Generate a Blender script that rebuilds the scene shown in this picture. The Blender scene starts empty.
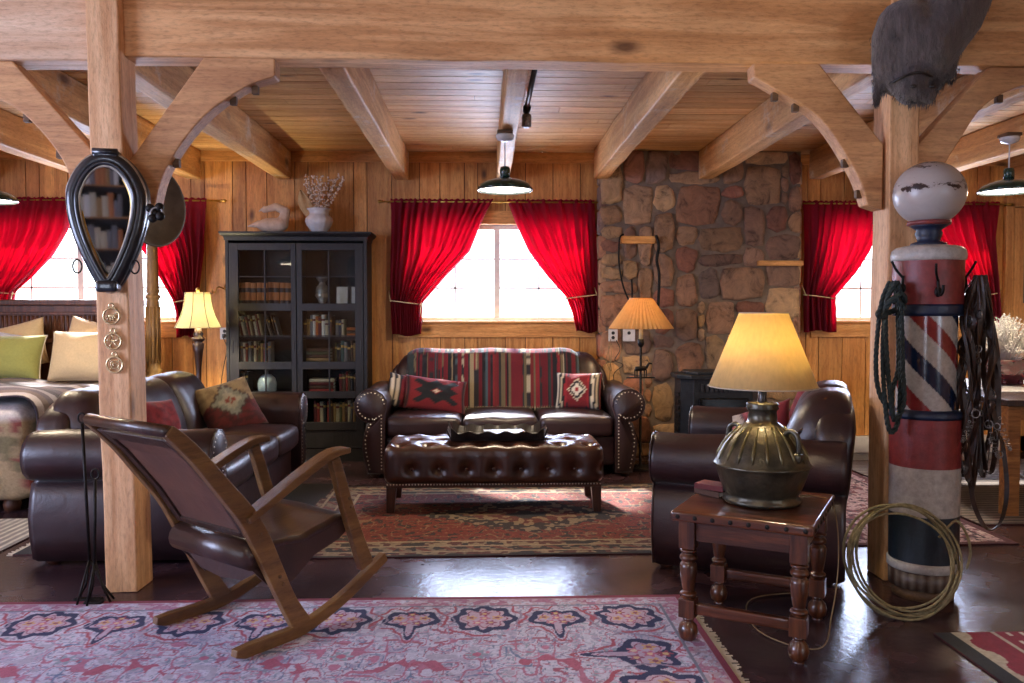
import bpy, bmesh, math, random
import numpy as np
from mathutils import Vector, Matrix, noise as mn
random.seed(7)
PI = math.pi
R = math.radians
C = bpy.context.scene.collection

# ------------------------------------------------------------------ camera
cam_d = bpy.data.cameras.new('camera'); cam_d.sensor_width = 36; cam_d.lens = 820*36/1024
cam_d.clip_start = .05
cam = bpy.data.objects.new('camera', cam_d); C.objects.link(cam)
cam.location = (0, 0, 1.4); cam.rotation_euler = (R(90-1.99), 0, R(-1.956))
bpy.context.scene.camera = cam
# ------------------------------------------------------------------ world
w = bpy.data.worlds.new('World'); bpy.context.scene.world = w; w.use_nodes = True
w.node_tree.nodes['Background'].inputs[0].default_value = (.86, .93, 1, 1)
w.node_tree.nodes['Background'].inputs[1].default_value = 3.0
# ------------------------------------------------------------------ lights
def area(name, loc, rot, sx, sy, power, col):
    l = bpy.data.lights.new(name, 'AREA'); l.shape = 'RECTANGLE'; l.size = sx; l.size_y = sy
    l.energy = power; l.color = col
    o = bpy.data.objects.new(name, l); o.location = loc; o.rotation_euler = rot; C.objects.link(o)
    return o
DAY = (.56, .68, 1.0)
# daylight entering through the windows of the wall the camera looks at
for i, (x, sx) in enumerate(((-3.95, 1.8), (.17, 1.5), (4.15, 1.5))):
    area('window_daylight', (x, 8.28, 1.8), (R(-90-16), 0, 0), sx, .9, 105, DAY)
# daylight entering through the wide windows behind and beside the camera
area('window_daylight', (-2.75, -3.42, 1.75), (R(90), 0, R(0)), .9, 1.6, 40, (.62, .73, 1.0))
area('window_daylight', (-6.12, 1.6, 1.75), (R(90), 0, R(-90)), 3.0, 1.6, 270, (.54, .63, 1.0))
area('window_daylight', (4.6, -3.42, 1.75), (R(90), 0, R(0)), 1.6, 1.5, 30, (.66, .76, 1.0))
sun = bpy.data.lights.new('sun', 'SUN'); sun.energy = 24.0; sun.angle = R(4); sun.color = (1, .95, .9)
so = bpy.data.objects.new('sun', sun); C.objects.link(so)
so.rotation_euler = Vector((-.3, 1, .9)).to_track_quat('Z', 'Y').to_euler()
vs = bpy.context.scene.view_settings
bpy.context.scene.display_settings.display_device = 'sRGB'
vs.view_transform = 'Standard'; vs.look = 'None'; vs.gamma = 1; vs.use_curve_mapping = False
vs.exposure = 0.4
bpy.context.scene.cycles.use_denoising = True
bpy.context.scene.cycles.sample_clamp_indirect = 6
bpy.context.scene.cycles.max_bounces = 8

# ------------------------------------------------------------------ materials
def lin(h):
    if not isinstance(h, str): return tuple(h)[:3]
    h = h.lstrip('#'); v = [int(h[i:i+2], 16)/255 for i in (0, 2, 4)]
    return tuple((c/12.92 if c <= .04045 else ((c+.055)/1.055)**2.4) for c in v)
def rgba(h): return (*lin(h), 1)
def newmat(name):
    m = bpy.data.materials.new(name); m.use_nodes = True
    nt = m.node_tree; b = nt.nodes['Principled BSDF']
    return m, nt, b
def nd(nt, t, **k):
    n = nt.nodes.new(t)
    for a, v in k.items():
        if a.startswith('i_'):
            key = a[2:]; n.inputs[int(key) if key.isdigit() else key].default_value = v
        else: setattr(n, a, v)
    return n
def ramp(nt, stops):
    r = nt.nodes.new('ShaderNodeValToRGB'); e = r.color_ramp.elements
    while len(e) < len(stops): e.new(.5)
    for k, (p, c) in enumerate(stops): e[k].position = p; e[k].color = c if len(c) == 4 else (*c, 1)
    return r
def coords(nt, scale=(1, 1, 1), kind='Object', rot=(0, 0, 0)):
    tc = nd(nt, 'ShaderNodeTexCoord'); mp = nd(nt, 'ShaderNodeMapping')
    mp.inputs['Scale'].default_value = scale; mp.inputs['Rotation'].default_value = rot
    nt.links.new(tc.outputs[kind], mp.inputs[0]); return mp.outputs[0]
def add_bump(nt, b, src, strength, dist=.01):
    bp = nd(nt, 'ShaderNodeBump', i_Strength=strength, i_Distance=dist)
    nt.links.new(src, bp.inputs['Height']); nt.links.new(bp.outputs[0], b.inputs['Normal'])
def mat(name, c1, c2=None, rough=.6, metal=0, ns=20, bump=0, bs=None, stretch=(1, 1, 1), coat=0, spec=.5, sheen=0):
    m, nt, b = newmat(name); L = nt.links.new
    b.inputs['Roughness'].default_value = rough; b.inputs['Metallic'].default_value = metal
    b.inputs['Coat Weight'].default_value = coat; b.inputs['Specular IOR Level'].default_value = spec
    if sheen: b.inputs['Sheen Weight'].default_value = sheen
    co = coords(nt, stretch)
    n = nd(nt, 'ShaderNodeTexNoise', i_Scale=ns, i_Detail=5.0, i_Roughness=.6); L(co, n.inputs['Vector'])
    r = ramp(nt, [(.3, rgba(c1)), (.7, rgba(c2 or c1))]); L(n.outputs[0], r.inputs[0]); L(r.outputs[0], b.inputs['Base Color'])
    if bump:
        n2 = nd(nt, 'ShaderNodeTexNoise', i_Scale=bs or ns*3, i_Detail=4.0); L(co, n2.inputs['Vector'])
        add_bump(nt, b, n2.outputs[0], bump)
    return m
def wood(name, c1, c2, axis='Z', sc=1.0, rough=.6, bump=.3, knots=True, tone=False, coat=0, dark=None, worn=None):
    m, nt, b = newmat(name); L = nt.links.new
    b.inputs['Roughness'].default_value = rough; b.inputs['Coat Weight'].default_value = coat
    k = {'X': (.06, 1, 1), 'Y': (1, .06, 1), 'Z': (1, 1, .06)}[axis]
    co = coords(nt, tuple(v*sc for v in k))
    n = nd(nt, 'ShaderNodeTexNoise', i_Scale=22.0, i_Detail=8.0, i_Roughness=.62, i_Distortion=.8); L(co, n.inputs['Vector'])
    r = ramp(nt, [(.25, tuple(v*.72 for v in lin(c1))), (.42, rgba(c1)), (.7, rgba(c2))]); L(n.outputs[0], r.inputs[0])
    col = r.outputs[0]
    big = nd(nt, 'ShaderNodeTexNoise', i_Scale=1.6, i_Detail=3.0); L(coords(nt), big.inputs['Vector'])
    mb = nd(nt, 'ShaderNodeMix', data_type='RGBA', blend_type='MULTIPLY'); mb.inputs[0].default_value = 1
    rb = ramp(nt, [(.3, (.8, .76, .72)), (.7, (1.08, 1.06, 1.04))]); L(big.outputs[0], rb.inputs[0])
    L(col, mb.inputs[6]); L(rb.outputs[0], mb.inputs[7]); col = mb.outputs[2]
    if worn:                                          # pale sawn patches of the timber
        wn = nd(nt, 'ShaderNodeTexNoise', i_Scale=2.6, i_Detail=6.0, i_Roughness=.75); L(coords(nt), wn.inputs['Vector'])
        rw = ramp(nt, [(.56, (0, 0, 0)), (.68, (1, 1, 1))]); L(wn.outputs[0], rw.inputs[0])
        mw = nd(nt, 'ShaderNodeMix', data_type='RGBA'); L(rw.outputs[0], mw.inputs[0]); L(col, mw.inputs[6]); mw.inputs[7].default_value = rgba(worn); col = mw.outputs[2]
    if knots:
        kk = {'X': (2.2, 5, 5), 'Y': (5, 2.2, 5), 'Z': (5, 5, 2.2)}[axis]
        v = nd(nt, 'ShaderNodeTexVoronoi', i_Scale=1.0, i_Randomness=1.0); L(coords(nt, tuple(q*sc*.9 for q in kk)), v.inputs['Vector'])
        rk = ramp(nt, [(.04, rgba(dark or '#4a2810')), (.13, (1, 1, 1))]); L(v.outputs['Distance'], rk.inputs[0])
        mk = nd(nt, 'ShaderNodeMix', data_type='RGBA', blend_type='MULTIPLY'); mk.inputs[0].default_value = .8
        L(col, mk.inputs[6]); L(rk.outputs[0], mk.inputs[7]); col = mk.outputs[2]
    if tone:
        at = nd(nt, 'ShaderNodeAttribute', attribute_name='Col')
        mt = nd(nt, 'ShaderNodeMix', data_type='RGBA', blend_type='MULTIPLY'); mt.inputs[0].default_value = 1
        L(col, mt.inputs[6]); L(at.outputs[0], mt.inputs[7]); col = mt.outputs[2]
    fn = nd(nt, 'ShaderNodeTexNoise', i_Scale=75.0, i_Detail=6.0, i_Roughness=.7); L(coords(nt, tuple(.25 if v < 1 else 1 for v in k)), fn.inputs['Vector'])
    rf_ = ramp(nt, [(.34, (.66, .62, .58)), (.5, (1, 1, 1)), (.7, (1.1, 1.1, 1.1))]); L(fn.outputs[0], rf_.inputs[0])
    mf = nd(nt, 'ShaderNodeMix', data_type='RGBA', blend_type='MULTIPLY'); mf.inputs[0].default_value = .75
    L(col, mf.inputs[6]); L(rf_.outputs[0], mf.inputs[7]); col = mf.outputs[2]
    L(col, b.inputs['Base Color'])
    if bump:
        ab_ = nd(nt, 'ShaderNodeMath', operation='ADD'); L(n.outputs[0], ab_.inputs[0]); L(fn.outputs[0], ab_.inputs[1]); add_bump(nt, b, ab_.outputs[0], bump*1.3, .008)
    return m
def painted(name, rough=.85, ns=60, amt=.25, bump=.3, metal=0, sheen=0, translucent=0):   # the colour comes from the mesh's own 'Col' attribute
    m, nt, b = newmat(name); L = nt.links.new
    b.inputs['Roughness'].default_value = rough; b.inputs['Metallic'].default_value = metal
    if sheen: b.inputs['Sheen Weight'].default_value = sheen
    at = nd(nt, 'ShaderNodeAttribute', attribute_name='Col')
    n = nd(nt, 'ShaderNodeTexNoise', i_Scale=ns, i_Detail=6.0, i_Roughness=.7); L(coords(nt), n.inputs['Vector'])
    r = ramp(nt, [(.3, (1-amt,)*3), (.7, (1+amt*.5,)*3)]); L(n.outputs[0], r.inputs[0])
    mt = nd(nt, 'ShaderNodeMix', data_type='RGBA', blend_type='MULTIPLY'); mt.inputs[0].default_value = 1
    L(at.outputs[0], mt.inputs[6]); L(r.outputs[0], mt.inputs[7]); L(mt.outputs[2], b.inputs['Base Color'])
    if bump: add_bump(nt, b, n.outputs[0], bump)
    return m
def cloth_glow(name, col, trans, frac=.5, ns=90):     # thin cloth or paper that lets light through
    m, nt, b = newmat(name); L = nt.links.new
    n = nd(nt, 'ShaderNodeTexNoise', i_Scale=ns, i_Detail=4.0); L(coords(nt, (1, 1, .3)), n.inputs['Vector'])
    c = lin(col); r = ramp(nt, [(.3, tuple(v*.75 for v in c)), (.7, c)]); L(n.outputs[0], r.inputs[0]); L(r.outputs[0], b.inputs['Base Color'])
    b.inputs['Roughness'].default_value = .9
    t = nd(nt, 'ShaderNodeBsdfTranslucent'); t.inputs[0].default_value = rgba(trans)
    mx = nd(nt, 'ShaderNodeMixShader'); mx.inputs[0].default_value = frac
    L(b.outputs[0], mx.inputs[1]); L(t.outputs[0], mx.inputs[2]); L(mx.outputs[0], nt.nodes['Material Output'].inputs[0])
    return m
def glow(name, col, s):
    m, nt, b = newmat(name); b.inputs['Base Color'].default_value = rgba(col)
    b.inputs['Emission Color'].default_value = rgba(col); b.inputs['Emission Strength'].default_value = s; return m
def glassy(name, tint='#ffffff', refl=.12):
    m, nt, b = newmat(name); L = nt.links.new
    t = nd(nt, 'ShaderNodeBsdfTransparent'); t.inputs[0].default_value = rgba(tint)
    g = nd(nt, 'ShaderNodeBsdfGlossy'); g.inputs['Roughness'].default_value = .03
    fr = nd(nt, 'ShaderNodeFresnel', i_IOR=1.5)
    ge = nd(nt, 'ShaderNodeNewGeometry'); iv = nd(nt, 'ShaderNodeMath', operation='SUBTRACT'); iv.inputs[0].default_value = 1; L(ge.outputs['Backfacing'], iv.inputs[1])
    mu = nd(nt, 'ShaderNodeMath', operation='MULTIPLY'); L(fr.outputs[0], mu.inputs[0]); L(iv.outputs[0], mu.inputs[1])
    mx = nd(nt, 'ShaderNodeMixShader'); L(mu.outputs[0], mx.inputs[0]); L(t.outputs[0], mx.inputs[1]); L(g.outputs[0], mx.inputs[2])
    L(mx.outputs[0], nt.nodes['Material Output'].inputs[0]); return m
def leather(name, c1, c2, rough=.4):
    m, nt, b = newmat(name); L = nt.links.new
    b.inputs['Roughness'].default_value = rough; b.inputs['Specular IOR Level'].default_value = .6
    b.inputs['Coat Weight'].default_value = .12; b.inputs['Coat Roughness'].default_value = .3
    n = nd(nt, 'ShaderNodeTexNoise', i_Scale=5.0, i_Detail=6.0, i_Roughness=.6); L(coords(nt), n.inputs['Vector'])
    r = ramp(nt, [(.3, rgba(c1)), (.75, rgba(c2))]); L(n.outputs[0], r.inputs[0]); L(r.outputs[0], b.inputs['Base Color'])
    v = nd(nt, 'ShaderNodeTexVoronoi', i_Scale=140.0); L(coords(nt), v.inputs['Vector'])
    n2 = nd(nt, 'ShaderNodeTexNoise', i_Scale=9.0, i_Detail=3.0, i_Distortion=1.2); L(coords(nt), n2.inputs['Vector'])
    ad = nd(nt, 'ShaderNodeMath', operation='MULTIPLY_ADD'); L(v.outputs[0], ad.inputs[0]); ad.inputs[1].default_value = .2; L(n2.outputs[0], ad.inputs[2])
    add_bump(nt, b, ad.outputs[0], .22, .012)
    return m
M = {}
M['timber'] = wood('pine_timber', '#c8915c', '#efc08a', 'X', .6)
M['timber_y'] = wood('pine_joist', '#c39058', '#e8bb80', 'Y', .6, worn='#cdb9a0')
M['timber_z'] = wood('pine_post', '#cd9a6a', '#f0c698', 'Z', .6)
M['timber_white'] = wood('pale_sawn_timber', '#d0aa88', '#ecd2b4', 'X', .6)
M['wall_board'] = wood('pine_wall_board', '#cb8a46', '#f0b668', 'Z', .8, tone=True, rough=.55)
M['ceil_board'] = wood('pine_ceiling_board', '#d8a268', '#f6d098', 'X', .8, tone=True, rough=.5)
M['trim'] = wood('pine_trim', '#ca8c4a', '#eeb46c', 'X', .8)
M['floor'] = None

# ------------------------------------------------------------------ mesh builder
class MB:
    def __init__(s): s.v = []; s.f = []; s.c = []; s.sm = []
    def add(s, vs_, fs, col=None, smooth=False):
        o = len(s.v); s.v += [tuple(p) for p in vs_]
        for f in fs: s.f.append(tuple(i+o for i in f)); s.c.append(col); s.sm.append(smooth)
        return s
    def box(s, x0, x1, y0, y1, z0, z1, col=None, mtx=None, smooth=False):
        p = [(x, y, z) for x in (x0, x1) for y in (y0, y1) for z in (z0, z1)]
        if mtx is not None: p = [tuple(mtx @ Vector(q)) for q in p]
        return s.add(p, [(0, 1, 3, 2), (4, 6, 7, 5), (0, 4, 5, 1), (2, 3, 7, 6), (0, 2, 6, 4), (1, 5, 7, 3)], col, smooth)
    def bar(s, a, b, w_, h_, up=(0, 0, 1), col=None):      # rectangular bar from a to b; w_ across, h_ along up
        a = Vector(a); b = Vector(b); d = (b-a); L = d.length; d.normalize(); u = Vector(up); x = d.cross(u)
        if x.length < 1e-5: x = d.orthogonal()
        x.normalize(); u = x.cross(d).normalized()
        m = Matrix((x, d, u)).transposed().to_4x4(); m.translation = a
        return s.box(-w_/2, w_/2, 0, L, -h_/2, h_/2, col, m)
    def tube(s, pts, r, n=8, closed=False, col=None, cap=True):
        pts = [Vector(p) for p in pts]; N = len(pts); rs = r if isinstance(r, (list, tuple)) else [r]*N
        t = []
        for i in range(N):
            a = pts[(i-1) % N] if closed or i > 0 else pts[0]; b = pts[(i+1) % N] if closed or i < N-1 else pts[-1]
            q = b-a; t.append(q.normalized() if q.length > 1e-9 else Vector((0, 0, 1)))
        nrm = t[0].orthogonal().normalized(); vs_ = []
        for i in range(N):
            nrm = (nrm - t[i]*nrm.dot(t[i])).normalized(); bn = t[i].cross(nrm)
            for k in range(n):
                a = 2*PI*k/n; vs_.append(pts[i]+(nrm*math.cos(a)+bn*math.sin(a))*rs[i])
        fs = []
        for i in range(N if closed else N-1):
            j = (i+1) % N
            for k in range(n): fs.append((i*n+k, i*n+(k+1) % n, j*n+(k+1) % n, j*n+k))
        if cap and not closed: fs += [tuple(range(n))[::-1], tuple((N-1)*n+k for k in range(n))]
        return s.add(vs_, fs, col, True)
    def lathe(s, prof, c=(0, 0, 0), n=24, col=None, axis='Z', cols=None, cap=True):
        vs_ = []
        for r, z in prof:
            for k in range(n):
                a = 2*PI*k/n; x, y = r*math.cos(a), r*math.sin(a)
                p = {'Z': (x, y, z), 'Y': (x, z, y), 'X': (z, x, y)}[axis]
                vs_.append((p[0]+c[0], p[1]+c[1], p[2]+c[2]))
        o = len(s.v); s.v += vs_
        for i in range(len(prof)-1):
            for k in range(n):
                s.f.append((o+i*n+k, o+i*n+(k+1) % n, o+(i+1)*n+(k+1) % n, o+(i+1)*n+k)); s.c.append(cols[i] if cols else col); s.sm.append(True)
        if cap:
            for i in (0, len(prof)-1):
                if prof[i][0] > 1e-4: s.f.append(tuple(o+i*n+k for k in range(n))); s.c.append(cols[min(i, len(cols)-1)] if cols else col); s.sm.append(False)
        return s
    def grid(s, fn, nu, nv, col=None, smooth=True):
        vs_ = [fn(u/nu, v/nv) for v in range(nv+1) for u in range(nu+1)]; W = nu+1
        return s.add(vs_, [(v*W+u, v*W+u+1, (v+1)*W+u+1, (v+1)*W+u) for v in range(nv) for u in range(nu)], col, smooth)
    def prism(s, poly, a0, a1, plane='XZ', col=None, smooth=False):   # polygon extruded along the remaining axis
        def P(q, t): return {'XZ': (q[0], t, q[1]), 'YZ': (t, q[0], q[1]), 'XY': (q[0], q[1], t)}[plane]
        n = len(poly); vs_ = [P(q, a0) for q in poly]+[P(q, a1) for q in poly]
        o = len(s.v); s.v += vs_
        for k in range(n): s.f.append((o+k, o+(k+1) % n, o+n+(k+1) % n, o+n+k)); s.c.append(col); s.sm.append(smooth)
        s.f.append(tuple(o+k for k in range(n))[::-1]); s.f.append(tuple(o+n+k for k in range(n))); s.c += [col, col]; s.sm += [False, False]
        return s
    def ball(s, c, r, n=10, col=None, sc=(1, 1, 1)):
        pr = [(r*math.sin(PI*i/n)+1e-5, -r*math.cos(PI*i/n)) for i in range(n+1)]
        o = len(s.v); s.lathe(pr, (0, 0, 0), n*2 if n < 10 else 20, col)
        for i in range(o, len(s.v)):
            p = s.v[i]; s.v[i] = (p[0]*sc[0]+c[0], p[1]*sc[1]+c[1], p[2]*sc[2]+c[2])
        return s
    def rbox(s, cx, cy, cz, hx, hy, hz, r, seg=6, fn=None, col=None, rs=3, mtx=None):
        r = min(r, hx*.999, hy*.999, hz*.999)
        def ax(h):
            a = [-h + r*(1-math.cos(PI/2*i/rs)) for i in range(rs)]
            m_ = [-h+r+(2*h-2*r)*i/seg for i in range(seg+1)]
            return a+m_+[-q for q in a[::-1]]
        A = [ax(hx), ax(hy), ax(hz)]; H_ = (hx, hy, hz); idx = {}; vs_ = []; fs = []
        def vid(p):
            k = tuple(round(q, 6) for q in p)
            if k not in idx:
                idx[k] = len(vs_)
                q = [max(-(h-r), min(h-r, a)) for a, h in zip(p, H_)]
                d = Vector([a-b for a, b in zip(p, q)])
                # map the cube's border onto a rounded one
                if d.length > 1e-9: d = d.normalized()*r
                o_ = Vector(q)+d
                if fn: o_ = Vector(fn(o_))
                vs_.append(o_)
            return idx[k]
        for a in range(3):
            b, c_ = (a+1) % 3, (a+2) % 3
            for sgn in (-1, 1):
                for i in range(len(A[b])-1):
                    for j in range(len(A[c_])-1):
                        q = []
                        for (ii, jj) in ((i, j), (i+1, j), (i+1, j+1), (i, j+1)):
                            p = [0, 0, 0]; p[a] = sgn*H_[a]; p[b] = A[b][ii]; p[c_] = A[c_][jj]; q.append(vid(p))
                        q = list(dict.fromkeys(q))
                        if len(q) > 2: fs.append(tuple(q) if sgn > 0 else tuple(q[::-1]))
        out = [(v[0]+cx, v[1]+cy, v[2]+cz) for v in vs_]
        if mtx is not None: out = [tuple(mtx @ Vector(v)) for v in out]
        return s.add(out, fs, col, True)
    def build(s, name, m, parent=None, colfn=None, bevel=0, loc=None, smooth=None):
        me = bpy.data.meshes.new(name); me.from_pydata([tuple(p) for p in s.v], [], s.f)
        if any(c is not None for c in s.c) or colfn:
            at = me.color_attributes.new('Col', 'FLOAT_COLOR', 'CORNER')
            buf = np.ones((len(me.loops), 4), 'f')
            if colfn:
                vc = [lin(colfn(v)) for v in s.v]
                for li, l in enumerate(me.loops): buf[li, :3] = vc[l.vertex_index]
            else:
                li = 0
                for p, c in zip(me.polygons, s.c):
                    cc = lin(c) if c is not None else (1, 1, 1)
                    for _ in range(p.loop_total): buf[li, :3] = cc; li += 1
            at.data.foreach_set('color', buf.ravel())
        sm = s.sm if smooth is None else [smooth]*len(s.f)
        me.polygons.foreach_set('use_smooth', sm)
        me.materials.append(m); me.update()
        bm = bmesh.new(); bm.from_mesh(me); bmesh.ops.recalc_face_normals(bm, faces=bm.faces); bm.to_mesh(me); bm.free()
        o = bpy.data.objects.new(name, me); C.objects.link(o)
        if parent is not None: o.parent = parent
        if loc: o.location = loc
        if bevel:
            b = o.modifiers.new('edge', 'BEVEL'); b.width = bevel; b.segments = 2; b.limit_method = 'ANGLE'; b.angle_limit = R(40)
        return o
def tag(o, label, cat, group=None, kind=None):
    if label: o['label'] = label
    if cat: o['category'] = cat
    if group: o['group'] = group
    if kind: o['kind'] = kind
    return o
def thing(name, label, cat, loc=(0, 0, 0), rz=0, group=None):
    o = bpy.data.objects.new(name, None); C.objects.link(o); o.empty_display_size = .1
    o.location = loc; o.rotation_euler = (0, 0, rz); return tag(o, label, cat, group)
def struct(o): o['kind'] = 'structure'; return o
def dup(root, loc, rz=None, label=None, group=None):
    r = root.copy(); C.objects.link(r); r.location = loc
    if rz is not None: r.rotation_euler = (0, 0, rz)
    if label: r['label'] = label
    if group: r['group'] = group
    for ch in list(root.children):
        c = ch.copy(); C.objects.link(c); c.parent = r
        for g in list(ch.children):
            d = g.copy(); C.objects.link(d); d.parent = c
    return r
def spline(pts, n=8):                                # Catmull-Rom through the points
    P = [Vector(p) for p in pts]; P = [2*P[0]-P[1]]+P+[2*P[-1]-P[-2]]; out = []
    for i in range(1, len(P)-2):
        for k in range(n):
            t = k/n; a, b, c, d = P[i-1:i+3]
            out.append(.5*((2*b)+(c-a)*t+(2*a-5*b+4*c-d)*t*t+(3*b-a-3*c+d)*t**3))
    return out+[P[-2]]
def lerp(a, b, t): return a+(b-a)*t
def interp(tab, x):
    for (x0, y0), (x1, y1) in zip(tab, tab[1:]):
        if x <= x1: return y0+(y1-y0)*max(0, (x-x0))/max(1e-9, x1-x0)
    return tab[-1][1]

# ================================================================== the room
CZ = 2.97; WY = 8.1; XL, XR, YF = -6.2, 6.4, -3.5
# floor: broad dark varnished panels
m, nt, b = newmat('dark_floor'); L = nt.links.new
n = nd(nt, 'ShaderNodeTexNoise', i_Scale=3.0, i_Detail=3.0, i_Roughness=.5); L(coords(nt), n.inputs['Vector'])
r_ = ramp(nt, [(.3, rgba('#2c1e24')), (.7, rgba('#463034'))]); L(n.outputs[0], r_.inputs[0])
br = nd(nt, 'ShaderNodeTexBrick'); br.offset = .37; br.inputs['Scale'].default_value = 1
br.inputs['Brick Width'].default_value = 2.4; br.inputs['Row Height'].default_value = .62; br.inputs['Mortar Size'].default_value = .004
br.inputs['Color1'].default_value = (1, 1, 1, 1); br.inputs['Color2'].default_value = (.85, .85, .85, 1); br.inputs['Mortar'].default_value = (.25, .2, .2, 1)
L(coords(nt), br.inputs['Vector'])
mx = nd(nt, 'ShaderNodeMix', data_type='RGBA', blend_type='MULTIPLY'); mx.inputs[0].default_value = 1
L(r_.outputs[0], mx.inputs[6]); L(br.outputs[0], mx.inputs[7]); L(mx.outputs[2], b.inputs['Base Color'])
n2 = nd(nt, 'ShaderNodeTexNoise', i_Scale=26.0, i_Detail=4.0); L(coords(nt), n2.inputs['Vector'])
rr = ramp(nt, [(.3, (.2,)*3), (.7, (.3,)*3)]); L(n.outputs[0], rr.inputs[0]); L(rr.outputs[0], b.inputs['Roughness'])
add_bump(nt, b, n2.outputs[0], .3, .006); M['floor'] = m
struct(MB().box(XL-.1, XR+.1, YF-.1, WY+.3, -.1, 0).build('floor', M['floor']))
# ceiling boards
mb = MB(); y = WY
FZ = 3.27                                            # the ceiling in front of the beam line is a little higher
while y > YF:
    cz = CZ if y > 4.36 else FZ
    wd = random.uniform(.13, .2); t = random.uniform(.8, 1.05)
    x = XL
    while x < XR:
        ln = random.uniform(2.2, 4.2); t2 = t*random.uniform(.92, 1.05)
        mb.box(x+.002, min(x+ln, XR)-.002, y-wd+.006, y-.005, cz, cz+.03, (t2, t2*.98, t2*.95)); x += ln
    y -= wd
mb.box(XL, XR, 4.2, WY, CZ+.012, CZ+.08, (.25, .2, .15)); mb.box(XL, XR, YF, 4.4, FZ+.012, FZ+.08, (.25, .2, .15))
struct(mb.build('ceiling', M['ceil_board']))
HOLES = [(-4.9, -2.95), (-.72, .98), (3.38, 5.0)]; SZ, TZ = 1.31, 2.27
def boards(mb, a0, a1, z0, z1, place, holes=(), back=True):
    a = a0
    while a < a1:
        wd = random.choice((.13, .2, .24, .27)); e = min(a+wd, a1); t = random.uniform(.78, 1.06); c = (t, t*random.uniform(.95, 1.0), t*random.uniform(.88, 1.0))
        cuts = sorted(set([a, e]+[h for H_ in holes for h in H_[:2] if a < h < e]))
        for p, q in zip(cuts, cuts[1:]):
            mid = (p+q)/2; hh = [H_ for H_ in holes if H_[0] < mid < H_[1]]
            for (u0, u1) in ([(z0, hh[0][2]), (hh[0][3], z1)] if hh else [(z0, z1)]):
                if u1-u0 > .01: place(mb, p+(.004 if p == a else 0), q-(.004 if q == e else 0), u0, u1, c, 0)
        a = e
    if back:
        cuts = sorted(set([a0, a1]+[h for H_ in holes for h in H_[:2]]))
        for p, q in zip(cuts, cuts[1:]):
            mid = (p+q)/2; hh = [H_ for H_ in holes if H_[0] < mid < H_[1]]
            for (u0, u1) in ([(z0, hh[0][2]), (hh[0][3], z1)] if hh else [(z0, z1)]): place(mb, p, q, u0, u1, (.2, .15, .1), 1)
def pl_back(mb, p, q, u0, u1, c, k): mb.box(p, q, WY+(.014 if k else 0), WY+(.16 if k else .02), u0, u1, c)
mb = MB(); boards(mb, XL, XR, 0, CZ, pl_back, [(a, b_, SZ, TZ) for a, b_ in HOLES]); struct(mb.build('wall_back', M['wall_board']))
def pl_left(mb, p, q, u0, u1, c, k): mb.box(XL-(.16 if k else .02), XL-(.014 if k else 0), p, q, u0, u1, c)
mb = MB(); boards(mb, YF, WY, 0, FZ, pl_left, [(0.0, 3.2, .9, 2.6)]); struct(mb.build('wall_left', M['wall_board']))
def pl_right(mb, p, q, u0, u1, c, k): mb.box(XR+(.014 if k else 0), XR+(.16 if k else .02), p, q, u0, u1, c)
mb = MB(); boards(mb, YF, WY, 0, FZ, pl_right); struct(mb.build('wall_right', M['wall_board']))
def pl_front(mb, p, q, u0, u1, c, k): mb.box(p, q, YF-(.16 if k else .02), YF-(.014 if k else 0), u0, u1, c)
mb = MB(); boards(mb, XL, XR, 0, FZ, pl_front, [(-3.25, -2.25, .9, 2.6), (3.7, 5.5, .9, 2.6)]); struct(mb.build('wall_front', M['wall_board']))
# cornice board under the ceiling at the far wall, baseboards
struct(MB().box(XL, 1.1, WY-.025, WY+.0, CZ-.1, CZ, None).box(3.12, XR, WY-.025, WY, CZ-.1, CZ).build('trim_1', M['trim'], bevel=.003))
M['white'] = mat('white_enamel', '#d8d2c4', '#e8e4da', .4)
struct(MB().box(3.3, XR, WY-.05, WY-.002, 0, .17).build('baseboard_right', M['white'], bevel=.006))
struct(MB().box(XL, 1.09, WY-.025, WY-.001, 0, .12).build('baseboard_left', M['trim'], bevel=.004))
# windows
M['white_frame'] = mat('white_window_paint', '#dcdcd8', '#efefec', .5)
M['pane'] = glassy('window_glass')
def window(i, x0, x1):
    e = bpy.data.objects.new(f'window_{i}', None); C.objects.link(e); e['kind'] = 'structure'; xm = (x0+x1)/2; z0, z1 = SZ, TZ
    f = MB(); g = .05; ya, yb = WY+.04, WY+.1
    f.box(x0, x1, ya, yb, z0, z0+g).box(x0, x1, ya, yb, z1-g, z1).box(x0, x0+g, ya, yb, z0+g, z1-g).box(x1-g, x1, ya, yb, z0+g, z1-g)
    f.box(xm-.03, xm+.03, ya, yb, z0+g, z1-g); f.build('frame', M['white_frame'], e, bevel=.004)
    for (a, b_) in ((x0+g, xm-.03), (xm+.03, x1-g)):
        s_ = MB()
        for k in (1, 2): zz = z0+g+(z1-z0-2*g)*k/3; s_.box(a, b_, ya+.015, yb-.02, zz-.009, zz+.009)
        mid = (a+b_)/2; s_.box(mid-.009, mid+.009, ya+.015, yb-.02, z0+g, z1-g)
        s_.build('muntin', M['white_frame'], e)
        MB().box(a, b_, WY+.068, WY+.074, z0+g, z1-g).build('pane', M['pane'], e)
    t = MB(); t.box(x0-.12, x1+.12, WY-.03, WY-.001, z0-.15, z0-.01); t.box(x0-.14, x1+.14, WY-.06, WY+.05, z0-.012, z0+.012)
    t.build('sill', M['trim'], e, bevel=.004)
    h = MB(); h.box(x0-.1, x1+.1, WY-.028, WY-.001, z1, z1+.13); h.build('head_trim', M['trim'], e, bevel=.004)
    sd = MB(); sd.box(x0-.09, x0, WY-.026, WY-.001, z0+.012, z1); sd.box(x1, x1+.09, WY-.026, WY-.001, z0+.012, z1); sd.build('side_trim', M['trim'], e, bevel=.004)
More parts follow.
